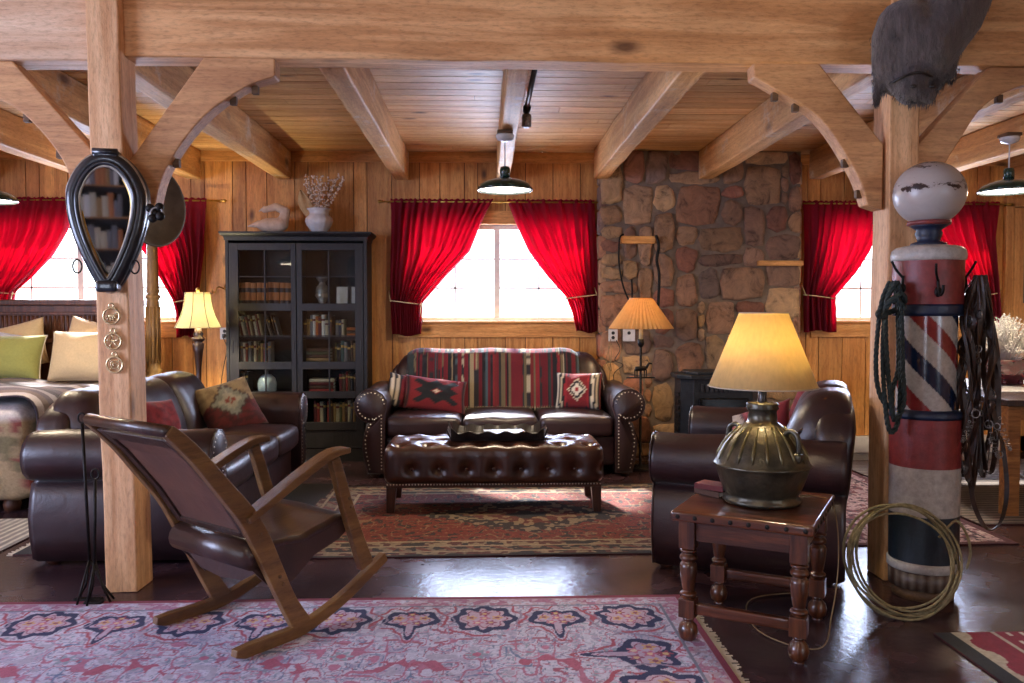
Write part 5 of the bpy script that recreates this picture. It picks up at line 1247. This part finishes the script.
# green rope
M['green_rope'] = mat('dark_green_rope', '#141d1c', '#2a3634', .8, ns=50, bump=.4)
rp_ = thing('coiled_rope', 'dark green rope looped over the hook on the window side of the barber pole', 'rope', (1.955, 3.86, 1.55)); rp_.scale = (.82, 1, 1)
def twist(mb, pts, r, n=5, tw=36):
    P = spline(pts, 18); s_ = 0; last = P[0]; A = [[], [], []]
    for i, p in enumerate(P):
        s_ += (p-last).length; last = p; t = (P[min(i+1, len(P)-1)]-P[max(0, i-1)]).normalized(); n1 = t.orthogonal().normalized()
        if abs(t.z) > .2: n1 = Vector((1, 0, 0)); n1 = (n1-t*n1.dot(t)).normalized()
        b1 = t.cross(n1)
        for k in range(3): a = s_*tw*2+k*2*PI/3; A[k].append(p+(n1*math.cos(a)+b1*math.sin(a))*r*.5)
    for k in range(3): mb.tube(A[k], r*.62, n)
for k, (dx, dz, dy) in enumerate(((.0, -.72, 0), (.015, -.66, -.02), (-.03, -.6, .02))):
    mb = MB(); twist(mb, [(.0+dx*.3, dy, .0), (-.045-.008*k, dy, -.12), (-.055+dx, dy, -.4), (-.03+dx, dy-.01, dz+.05), (.01, dy, dz), (.045+dx, dy, dz+.08), (.05, dy, -.4), (.035, dy, -.1), (.01, dy, .0)], .013)
    mb.build('rope_loop', M['green_rope'], rp_)
mb = MB(); twist(mb, [(-.03, -.04, -.1), (.01, -.05, -.06), (.05, -.03, -.09), (.04, .03, -.13), (-.02, .03, -.15), (-.05, -.02, -.12), (-.02, -.05, -.08), (.04, -.04, -.13)], .014); mb.build('rope_wrap', M['green_rope'], rp_)
mb = MB(); twist(mb, [(-.04, -.02, -.14), (-.08, -.03, -.17), (-.11, -.03, -.16), (-.10, -.04, -.13)], .012); mb.build('rope_end', M['green_rope'], rp_)
# tack
M['old_leather'] = mat('blackened_leather', '#1a100b', '#40281b', .45, ns=12, bump=.3); M['steel'] = mat('tarnished_steel', '#6d6a68', '#9c9894', .3, .95)
tk = thing('bridle_bundle', 'tangled dark leather bridles and chains hanging on the table side of the barber pole', 'bridles', (2.375, 3.86, 1.56)); tk.scale = (.9, 1, 1)
tr_ = random.Random(8)
def strap(pts, wd=.016, th_=.004):
    P = spline(pts, 7); mb = MB(); vs_ = []; ph = tr_.uniform(0, 3)
    for i, p in enumerate(P):
        t = (P[min(i+1, len(P)-1)]-P[max(0, i-1)]).normalized(); a = ph+i*.11; s_ = Vector((math.cos(a), math.sin(a), 0)); s_ = (s_-t*s_.dot(t)); s_ = s_.normalized() if s_.length > .05 else t.orthogonal().normalized(); nn = t.cross(s_)
        for x, y_ in ((-wd, -th_), (wd, -th_), (wd, th_), (-wd, th_)): vs_.append(p+s_*x*.6+nn*y_*.6)
    n = len(P)-1; mb.add(vs_, [(4*k+j, 4*k+(j+1) % 4, 4*k+4+(j+1) % 4, 4*k+4+j) for k in range(n) for j in range(4)]+[(0, 1, 2, 3), (4*n, 4*n+1, 4*n+2, 4*n+3)], None, False)
    mb.build('strap', M['old_leather'], tk)
for k in range(24):
    x0 = tr_.uniform(-.06, .05); L1 = tr_.uniform(.55, 1.0); pts = [(x0*.3, tr_.uniform(-.02, .02), .02)]
    for j in range(1, 6): pts.append((x0*1.2+tr_.uniform(-.03, .03), tr_.uniform(-.05, .05), .02-L1*j/5))
    if k % 3 == 0:
        xb = pts[-1][0]+.06; pts += [(pts[-1][0]+.03, .0, -L1-.02), (xb, .01, -L1*.8), (xb-.01, .0, -L1*.4), (.02, .0, .0)]
    strap(pts, tr_.choice((.012, .016, .022)))
strap([(.0, -.02, -.7), (-.03, -.03, -.9), (-.035, -.03, -1.05), (.02, -.03, -1.17), (.08, -.03, -1.2), (.13, -.03, -1.14), (.15, -.03, -1.0), (.13, -.02, -.8), (.1, -.01, -.7), (.06, 0, -.5)], .018)
strap([(.02, 0, 0), (.07, 0, -.15), (.075, 0, -.35), (.1, 0, -.45), (.12, 0, -.7), (.1, 0, -.75)], .02)
for k in range(16):
    c = (tr_.uniform(-.07, .1), tr_.uniform(-.06, -.03), -tr_.uniform(.12, .85)); a = tr_.uniform(0, PI); r_0 = tr_.uniform(.012, .024)
    MB().tube([(c[0]+r_0*math.cos(t)*math.cos(a), c[1]+r_0*math.cos(t)*math.sin(a), c[2]+r_0*math.sin(t)) for t in np.linspace(0, 2*PI, 14)[:-1]], .003, 5, closed=True).build('bit_ring', M['steel'], tk)
for q in range(3):
    x, z = (-.05, .03, .09)[q], (-.62, -.7, -.66)[q]
    for k in range(16):
        a = k/15; c = (x+.06*math.sin(a*PI)*(1 if q else -1), -.05, z-.12*math.sin(a*PI)-.06*a); up2 = k % 2
        MB().tube([(c[0]+.008*math.cos(t), c[1]+(.004*math.sin(t) if up2 else 0), c[2]+(.0 if up2 else .006*math.sin(t))) for t in np.linspace(0, 2*PI, 9)[:-1]], .002, 4, closed=True).build('chain_link', M['steel'], tk)
# lariat
M['lariat'] = mat('stiff_lariat_rope', '#5c5238', '#8c8060', .7, ns=40, bump=.3)
e = thing('lariat', 'coiled pale lariat leaning on the foot of the barber pole', 'rope', (1.925, 3.70, .0)); lr = random.Random(2)
pts = []
turns = 6
for k in range(turns*40):
    a = 2*PI*k/40; q = k/40; r1 = .235+.018*math.sin(q*2.3)+.01*math.sin(a*2+q); cx = .01*math.sin(q*3)+.01; s_ = math.sin(a)*(r1*1.03)+.255+.008*math.sin(q*1.7)
    pts.append((cx+r1*1.05*math.cos(a), -.075+s_*.26+.012*math.sin(q*5+a), s_*.96+.012))
MB().tube(pts, .0062, 6).build('coils', M['lariat'], e)
MB().tube(spline([(.20, .03, .35), (.27, .02, .43), (.31, -.0, .38), (.315, -.03, .3), (.30, -.03, .22)], 8), .006, 6).build('loose_end', M['lariat'], e)

# ================================================================== mounted animal head
m, nt, b = newmat('dark_grey_fur'); L = nt.links.new
n = nd(nt, 'ShaderNodeTexNoise', i_Scale=40.0, i_Detail=6.0, i_Roughness=.7); L(coords(nt, (1, 1, .25), rot=(0, .5, 0)), n.inputs['Vector'])
r_ = ramp(nt, [(.3, rgba('#2a2424')), (.7, rgba('#5e5352'))]); L(n.outputs[0], r_.inputs[0]); L(r_.outputs[0], b.inputs['Base Color']); b.inputs['Roughness'].default_value = .8; b.inputs['Sheen Weight'].default_value = .4
add_bump(nt, b, n.outputs[0], .8, .02); M['fur'] = m
e = thing('mounted_animal_head', 'dark grey furry mounted animal head with drooping muzzle fixed over the barber pole post', 'animal head', (2.08, 3.95, 2.75))
mb = MB()
def bl2(a, b_, ra, rb, n=7, sc=(1, 1, 1)):
    for k in range(n+1):
        t = k/n; mb.ball(tuple(lerp(p, q, t) for p, q in zip(a, b_)), lerp(ra, rb, t), 9, None, sc)
bl2((.36, .14, .42), (.2, .06, .12), .17, .17, 7); bl2((.2, .06, .12), (.03, .0, -.09), .17, .165, 7); bl2((-.05, .0, .03), (.03, 0, -.1), .13, .15, 4)
bl2((.0, 0, -.1), (-.06, .0, -.19), .15, .11, 4); bl2((-.1, .0, -.02), (-.13, .0, -.17), .1, .07, 5); bl2((-.14, .01, -.17), (-.175, .01, -.325), .06, .012, 7, (.9, .7, 1))
bl2((-.04, -.03, -.2), (-.045, -.06, -.29), .1, .068, 5); bl2((-.07, -.09, -.29), (.02, -.09, -.32), .05, .045, 5); bl2((.08, .0, -.1), (.1, -.03, -.25), .11, .035, 6); bl2((.14, .0, -.08), (.17, -.02, -.2), .08, .03, 5)
o = mb.build('head', M['fur'], e); r2 = o.modifiers.new('remesh', 'REMESH'); r2.mode = 'VOXEL'; r2.voxel_size = .012; r2.use_smooth_shade = True; sm = o.modifiers.new('smooth', 'SMOOTH'); sm.iterations = 6; sm.factor = .6
# coat of short hairs along the surface
hb = MB(); hr_ = random.Random(12); vv = [Vector(v) for v in mb.v]; cen = Vector((.03, .0, .0))
for k in range(9000):
    i = hr_.randrange(len(vv)); p = vv[i]
    if p.y > .1: continue
    d = Vector((hr_.uniform(-.3, .2)-.25, hr_.uniform(-.25, 0), -1)).normalized(); l_ = hr_.uniform(.014, .034); nn = Vector((hr_.uniform(-1, 1), hr_.uniform(-1, 1), 0)).normalized()*.0016
    q = p+Vector((hr_.uniform(-.008, .008), -.004, hr_.uniform(-.008, .008))); hb.add([q-nn*1.2, q+nn*1.2, q+d*l_+Vector((0, -.006, 0))], [(0, 1, 2)])
o = hb.build('fur_coat', M['fur'], e); o['kind'] = 'stuff'
for sx, px in ((-1, -.07), (1, .02)): MB().ball((px, -.142, -.29), .012, 6, None, (1.3, .6, .8)).build('nostril', M['tray'], e)
MB().tube(spline([(-.15, -.07, -.26), (-.1, -.125, -.235), (-.04, -.14, -.225), (.03, -.12, -.24)], 5), .006, 6).build('mouth_line', M['tray'], e)

# ================================================================== horse collar mirror, medallions, dish, branding irons
M['navy_leather'] = mat('blue_black_leather', '#0d1118', '#1c2430', .3, ns=14, bump=.2, coat=.3); M['silver_trim'] = mat('worn_silver_trim', '#8a8680', '#b8b4ac', .35, .8)
hc = thing('horse_collar_mirror', 'black horse collar framing a teardrop mirror on the pine post', 'mirror', (-1.82, 4.05, 1.838), R(10))
def tear(w_, h_, n=72, zc=.0):
    out = []
    for k in range(n):
        a = 2*PI*k/n; s_ = math.sin(a); c = math.cos(a); z = s_*h_*(1.0 if s_ > 0 else 1.0)
        t = (z+h_)/(2*h_); wid = w_*(math.sin(PI*min(1, t**.72)*.5)**1.0 if False else 1)
        taper = .30+.70*min(1, (t*1.35))**.8; out.append((c*w_*taper, z+zc))
    return out
def ring(w_, h_, r, y, mt, name, zc=0, par=hc, n=8, sq=1):
    MB().tube([(x, y, z) for x, z in tear(w_, h_, zc=zc)], r, n, closed=True).build(name, mt, par)
ring(.168, .305, .036, .0, M['navy_leather'], 'padded_collar'); ring(.172, .308, .036, .045, M['navy_leather'], 'rear_collar_roll'); ring(.134, .268, .008, -.022, M['silver_trim'], 'inner_rim'); ring(.146, .282, .011, -.028, M['navy_leather'], 'piping'); ring(.195, .335, .009, -.01, M['silver_trim'], 'metal_hame'); ring(.124, .258, .005, -.01, M['brass'], 'brass_rim')
mp = [(x, z) for x, z in tear(.132, .266)]
gm, nt, b = newmat('mirror_silver'); b.inputs['Metallic'].default_value = 1; b.inputs['Roughness'].default_value = .03; b.inputs['Base Color'].default_value = (.5, .5, .52, 1)
o = MB().prism(mp, -.003, .0).build('mirror_glass', gm, hc); o.location = (0, .0, 0); o.rotation_euler = (R(4.5), 0, R(4))
MB().rbox(0, .01, .325, .06, .042, .024, .02, 4).build('top_cap', M['navy_leather'], hc)
MB().tube([(-.055, -.02, .335), (.055, -.02, .335)], .018, 10).build('cap_roll', M['navy_leather'], hc)
MB().rbox(0, -.005, -.31, .05, .05, .028, .018, 4).build('bottom_strap', M['navy_leather'], hc)
for sx in (-1, 1):
    MB().tube([(sx*.128+.02*math.cos(t), -.035, -.215+.032*math.sin(t)) for t in np.linspace(0, 2*PI, 20)[:-1]], .004, 6, closed=True).build('hame_ring', M['iron'], hc)
for k, (x, z) in enumerate(((.2, .07), (.225, .045), (.245, .075), (.215, .02), (.25, .03))): MB().ball((x, -.03-.006*k, z), .022, 6, None, (1, .8, 1)).build('buckle_knob', M['iron'], hc)
MB().tube([(.235+.028*math.cos(t), -.05, .045+.026*math.sin(t)) for t in np.linspace(0, 2*PI, 18)[:-1]], .006, 6, closed=True).build('buckle', M['pewter'], hc)
M['bright_brass'] = mat('polished_brass_medallion', '#c2a878', '#e4d3a8', .25, .7)
for k, (z, lb, kind) in enumerate(((1.400, 'brass medallion with a horse, topmost of the three on the post', 0), (1.275, 'brass medallion with a pierced figure, middle of the three on the post', 1), (1.160, 'round brass medallion with a ring and letters, lowest of the three', 2))):
    z -= .015; e = thing('brass_medallion', lb, 'medallion', (-1.838+.006*k, 4.118, z), 0, 'horse brasses on the post')
    def tor(r, t_, z0=0, x0=0): return MB().tube([(x0+r*math.cos(a), -.003, z0+r*math.sin(a)) for a in np.linspace(0, 2*PI, 33)[:-1]], t_, 6, closed=True)
    tor(.039, .0055).build('outer_ring', M['bright_brass'], e); t = tor(.011, .004, .052); t.box(-.018, .018, -.006, 0, .04, .047); t.build('hanger_loop', M['bright_brass'], e)
    f = MB()
    if kind == 0:
        f.ball((0, -.003, 0), .012, 6, None, (1.6, .3, .8))
        for a, b_ in (((.012, .004), (.022, .018)), ((-.014, -.004), (-.02, -.022)), ((-.006, -.006), (-.004, -.026)), ((.008, -.006), (.01, -.026)), ((.015, -.004), (.024, -.014)), ((-.016, .004), (-.026, -.006)), ((.02, .018), (.03, .012))): f.tube([(a[0], -.003, a[1]), (b_[0], -.003, b_[1])], .0035, 5)
    elif kind == 1:
        for a in range(5): t_ = a*2*PI/5+.3; f.tube([(.006*math.cos(t_), -.003, .006*math.sin(t_)), (.026*math.cos(t_), -.003, .026*math.sin(t_)), (.034*math.cos(t_+.3), -.003, .034*math.sin(t_+.3))], .004, 5)
        f.ball((0, -.003, 0), .011, 6, None, (1, .3, 1))
    else:
        f.tube([(.02*math.cos(a), -.003, .02*math.sin(a)) for a in np.linspace(0, 2*PI, 24)[:-1]], .003, 5, closed=True)
        for a in range(4): t_ = a*PI/2+PI/4; f.tube([(.02*math.cos(t_), -.003, .02*math.sin(t_)), (.037*math.cos(t_), -.003, .037*math.sin(t_))], .003, 5)
        f.tube([(-.01, -.003, .008), (-.01, -.003, -.008)], .0025, 4); f.tube([(-.01, -.003, .008), (-.002, -.003, .006), (-.01, -.003, 0), (-.002, -.003, -.006), (-.01, -.003, -.008)], .0022, 4); f.tube([(.01, -.003, .008), (.004, -.003, .006), (.011, -.003, 0), (.004, -.003, -.008), (.011, -.003, -.008)], .0022, 4)
    f.build('centre_figure', M['bright_brass'], e)
e = thing('hanging_dish', 'round grey-brown dish hanging behind the brace on the side of the collar post', 'dish', (-1.785, 4.46, 1.965)); e.rotation_euler = (0, 0, R(66))
MB().lathe([(.001, .0), (.1, -.004), (.17, -.02), (.2, -.045), (.212, -.05), (.214, -.042), (.205, -.035), (.17, -.01), (.1, .008), (.001, .012)], n=48, axis='Y').build('dish_body', mat('grey_brown_tin', '#4c453c', '#6c6254', .6, .3, ns=8, bump=.3), e)
def iron(loc, h, lb, spread, lean):
    e = thing('branding_iron', lb, 'branding iron', loc, 0, 'branding irons beside the post')
    t = h-.03; top = (lean, .0, h)
    MB().tube([(0, 0, .2), (lean*.96, 0, t-.02)], .008, 8).build('shaft', M['iron'], e)
    MB().tube([(lean+.018*math.cos(a), 0, h-.025+.024*math.sin(a)) for a in np.linspace(0, 2*PI, 18)[:-1]], .005, 6, closed=True).build('handle_ring', M['iron'], e)
    for a in (0.2, 2.3, 4.4):
        MB().tube([(0, 0, .21), (spread*math.cos(a)*.5, spread*math.sin(a)*.5, .08), (spread*math.cos(a), spread*math.sin(a)*.6, .008)], .006, 6).build('branding_prong', M['iron'], e)
    MB().box(-spread*.7, spread*.5, -.02, .02, 0, .018).build('brand_plate', M['iron'], e, bevel=.003)
iron((-1.91, 4.0, 0), .92, 'taller black branding iron with ring handle standing beside the pine post', .11, -.025)
iron((-1.868, 3.96, 0), .655, 'shorter black branding iron with ring handle standing nearest the pine post', .07, .01)

# ================================================================== bed
M['bedwood'] = wood('carved_bed_wood', '#4e2e1e', '#7b4c34', 'Z', 1, .45, .2, knots=False)
M['postwood'] = wood('turned_bedpost_wood', '#8a6a40', '#b8915a', 'Z', 1, .5, .2, knots=False)
bed = thing('bed', 'high bed with a carved brown headboard under the window', 'bed', (-4.2, 6.85, 0))
MB().box(-1.2, .98, .98, 1.05, .3, 1.49).build('headboard', M['bedwood'], bed, bevel=.006)
MB().box(-1.22, 1.0, .94, 1.09, 1.47, 1.525).build('headboard_rail', M['bedwood'], bed, bevel=.01)
MB().box(-1.2, .98, .955, .98, 1.38, 1.41).box(-1.2, .98, .955, .98, 1.12, 1.16).build('headboard_moulding', M['bedwood'], bed, bevel=.006)
fl = MB()
for k in range(54): fl.tube([(-1.18+.04*k, .977, 1.165), (-1.18+.04*k, .977, 1.375)], .012, 6)
o = fl.build('reeded_panel', M['bedwood'], bed)
MB().box(-1.05, 1.02, -1.12, .98, .22, .42).build('bed_frame', M['bedwood'], bed, bevel=.01)
post_p = [(.06, 0), (.06, .6), (.075, .70), (.09, .75), (.095, .79), (.075, .82), (.062, .835), (.08, .86), (.066, .88), (.058, .91), (.062, 1.2), (.055, 1.5), (.05, 1.52), (.068, 1.545), (.068, 1.56), (.048, 1.58), (.06, 1.6), (.056, 1.63), (.05, 1.9), (.045, 2.15), (.06, 2.17), (.06, 2.19), (.03, 2.22), (.04, 2.26), (.02, 2.32)]
MB().lathe(post_p, (1.10, .95, 0), 28).build('bedpost', M['postwood'], bed)
MB().lathe(post_p, (-1.26, .98, 0), 28).build('bedpost', M['postwood'], bed)
for sx in (1.10, -1.26):
    fb_ = MB()
    for k in range(12): fb_.tube([(sx+.059*math.cos(k*PI/6), (.95 if sx > 0 else .98)+.059*math.sin(k*PI/6), .93), (sx+.058*math.cos(k*PI/6), (.95 if sx > 0 else .98)+.058*math.sin(k*PI/6), 1.46)], .009, 6)
    o = fb_.build('reeding', M['postwood'], bed); o['kind'] = 'stuff'
for x in (-1.0, .85): MB().lathe([(.05, 0), (.06, .05), (.04, .1), (.05, .22)], (x, -.95, 0), 16).build('bed_foot', M['bedwood'], bed)
def fq(p):
    q = p.copy(); 
    if p.z > 0: q.z += .02*math.sin(p.x*5+1)*math.sin(p.y*4)
    q.x += .03*math.sin(p.y*9+p.z*4)*(1 if p.z < .1 else 0)*(1 if abs(p.x) > 1 else 0); q.x += (.06*(.25-p.z))*(1 if p.x > 1 else 0); return q
MB().rbox(0, -.1, .43, 1.06, 1.06, .34, .12, 24, fq).build('quilt', painted('floral_quilt', .9, 40, .3, .3), bed,
    colfn=lambda v: ('#8c4a42' if mn.noise(Vector((v[0]*9, v[1]*9, v[2]*9))) > .28 else '#7c7050' if mn.noise(Vector((v[0]*7+5, v[1]*7, v[2]*7))) > .2 else '#a8906c') if v[2] < .66 else '#b9b4b4')
e = thing('striped_bedspread', 'grey, white and brown striped throw spread over the bed', 'throw', (-4.2, 6.5, .80))
def thr(u, v):
    s = lerp(-1.0, 1.55, u); y_ = lerp(-.75, .55, v)
    if s < 1.0: x, z = s, .0
    else:
        a = (s-1.0)/.14; 
        if a < PI/2: x, z = 1.0+.14*math.sin(a), -.14*(1-math.cos(a))
        else: x, z = 1.15+.02*math.sin(y_*9), -.14-(s-1.0-.14*PI/2)
    return (x-.015, y_+.02*math.sin(s*4)+.03*max(0, s-1), z+.03+.03*math.sin(s*5+1)*math.sin((y_)*4)*(1 if s < 1 else 0)+.012*math.sin(s*7+y_*9))
o = MB().grid(thr, 60, 160).build('woven_cloth', M['weave'], e, colfn=lambda v: pick(['#4c4246', '#6a5c56', '#3a3036', '#a09898', '#5b4a42', '#473a42', '#827a7c', '#332a2c'], (v[1]+1)*12))
o.modifiers.new('thick', 'SOLIDIFY').thickness = .012
M['pillow_cloth'] = painted('pillow_cotton', .9, 60, .12, .25, sheen=.2)
pk = lambda c: (lambda x, z, y: c)
cushion('bed_pillow', 'olive green pillow propped at the front of the bed', 'pillow', (-4.15, 7.18, .81), (R(-20), 0, R(2)), .64, .42, .26, pk('#8f9150'), 'pillow_cloth', M['cream_pipe'])
cushion('bed_pillow', 'large cream textured pillow beside the green pillow', 'pillow', (-3.47, 7.22, .80), (R(-16), 0, R(-3)), .66, .46, .26, pk('#cbb48e'), 'pillow_cloth')
cushion('bed_pillow', 'cream pillow tilted against the headboard behind the green pillow', 'pillow', (-4.22, 7.55, .88), (R(-14), R(-14), 0), .6, .44, .18, pk('#c9b088'), 'pillow_cloth')
cushion('bed_pillow', 'pale tan pillow standing on its corner behind the large cream pillow', 'pillow', (-3.60, 7.52, .90), (R(-12), R(14), 0), .52, .44, .18, pk('#c2a988'), 'pillow_cloth')
cushion('bed_pillow', 'white pillow peeking out between the olive and cream pillows', 'pillow', (-4.35, 7.36, .84), (R(-18), R(10), 0), .5, .42, .16, pk('#b9b8bc'), 'pillow_cloth')
e = thing('candle', 'grey cylinder candle standing by the headboard next to the post', 'candle', (-3.53, 7.84, 1.30))
MB().lathe([(.05, -.0), (.052, .01), (.052, .2), (.045, .205), (.01, .2)], n=24).build('cylinder', mat('grey_wax', '#8f8a94', '#a9a5ac', .5), e)
tag(MB().box(-.18, .16, -.12, .09, 0, .03).build('headboard_shelf', M['bedwood'], None, bevel=.004, loc=(-3.53, 7.84, 1.268)), 'narrow brown shelf holding the grey candle by the headboard', 'shelf')

# ================================================================== pine table with the bowl, stool
M['tablewood'] = wood('orange_pine_table', '#8a5a2c', '#b98245', 'X', 1, .4, .2, knots=False)
e = thing('dining_table', 'pine table with square legs holding the red bowl beyond the barber pole', 'table', (4.42, 6.4, 0))
MB().box(-.87, .9, -.98, .9, .765, .81).build('tabletop', M['darkoak'], e, bevel=.006)
for y_ in (-.87, .8): MB().box(-.76, .8, y_-.012, y_+.012, .66, .765).build('apron', M['tablewood'], e)
for x in (-.8, .82): MB().box(x-.012, x+.012, -.84, .78, .66, .765).build('apron', M['tablewood'], e)
for x in (-.8, .82):
    for y_ in (-.9, .82): MB().box(x-.045, x+.045, y_-.045, y_+.045, 0, .765).build('leg', M['tablewood'], e, bevel=.004)
e = thing('table_cloth', 'white lace cloth lying under the red bowl', 'cloth', (4.42, 6.5, .812))
MB().rbox(0, 0, .003, .6, .55, .003, .002, 4).build('lace_cloth', M['china'], e)
e = thing('red_bowl', 'dark red glazed footed bowl standing on the pine table', 'bowl', (4.25, 6.55, .82))
M['redglaze'] = mat('oxblood_glaze', '#3c0c12', '#5e161c', .2, coat=.5)
MB().lathe([(.1, .0), (.12, .02), (.16, .05), (.24, .1), (.275, .15), (.285, .2), (.292, .205), (.285, .21), (.265, .15), (.22, .09), (.12, .05), (.01, .04)], n=48).build('bowl_body', M['redglaze'], e)
for k in range(6): MB().ball((.13*math.cos(k*PI/3), .13*math.sin(k*PI/3), .022), .022, 6).build('bowl_foot', M['redglaze'], e)
e = thing('dried_grasses', 'airy white dried grasses filling the red bowl', 'dried grasses', (4.25, 6.55, 1.0)); g1 = MB(); g2 = MB(); gr = random.Random(6)
for k in range(240):
    a = gr.uniform(0, 2*PI); r_0 = gr.uniform(0, .3); hh = gr.uniform(.12, .36)*(1.1-r_0); p = [(r_0*.3*math.cos(a), r_0*.3*math.sin(a), 0), (r_0*.7*math.cos(a), r_0*.7*math.sin(a), hh*.6), (r_0*1.1*math.cos(a)+gr.uniform(-.04, .04), r_0*1.1*math.sin(a), hh)]
    g1.tube(p, .0014, 3)
    for j in range(5): q = Vector(p[2])+Vector((gr.uniform(-.03, .03), gr.uniform(-.03, .03), gr.uniform(-.03, .02))); g1.tube([p[1], tuple(q)], .0009, 3); g2.ball(tuple(q), gr.uniform(.004, .008), 3)
M['grass'] = mat('white_dried_grass', '#c2bcb0', '#ded9d0', .8)
o = g1.build('stems', M['grass'], e); o = g2.build('seed_heads', M['grass'], e); o['kind'] = 'stuff'
e = thing('stool', 'black wooden stool with splayed legs tucked beside the pine table', 'stool', (3.36, 6.0, 0))
MB().rbox(0, 0, .63, .2, .18, .02, .015, 5).build('seat', M['tray'], e)
for sx in (-1, 1):
    for sy in (-1, 1): MB().bar((sx*.14, sy*.12, .615), (sx*.21, sy*.18, 0), .03, .03).build('leg', M['tray'], e, bevel=.003)
for sy in (-1, 1): MB().bar((-.18, sy*.16, .22), (.18, sy*.16, .22), .02, .03).build('rung', M['tray'], e)
for sx in (-1, 1): MB().bar((sx*.17, -.15, .3), (sx*.17, .15, .3), .02, .03).build('rung', M['tray'], e)

# ================================================================== shelves behind the camera, seen only in the collar's mirror
e = thing('open_shelf', 'dark open shelf unit mirrored in the horse collar', 'shelf', (-1.1, -3.3, 0))
for x in (-.62, .62): MB().box(x-.02, x+.02, -.16, .16, 0, 2.5).build('side_panel', M['darkoak'], e)
MB().box(-.6, .6, -.17, -.15, 0, 2.5).build('back_panel', M['ebony_in'], e)
for z in (.2, .65, 1.1, 1.5, 1.9, 2.3): MB().box(-.6, .6, -.15, .16, z-.02, z).build('shelf_board', M['tablewood'], e)
qr = random.Random(3)
for zi, z in enumerate((.65, 1.1, 1.5, 1.9)):
    x = -1.65
    for k in range(8):
        t = qr.uniform(.04, .07); h = qr.uniform(.2, .3); c = qr.choice(['white', 'cream', 'brown leather', 'grey', 'tan'])
        o = book(c, (x+t/2, -3.18, z), t, h, .2, (0, 0, PI), f'{c} book, {ORD[k]} along the {["lowest", "lower middle", "upper middle", "highest"][zi]} row seen in the collar mirror', 'books on the mirrored shelf unit', lines=False); x += t+.004
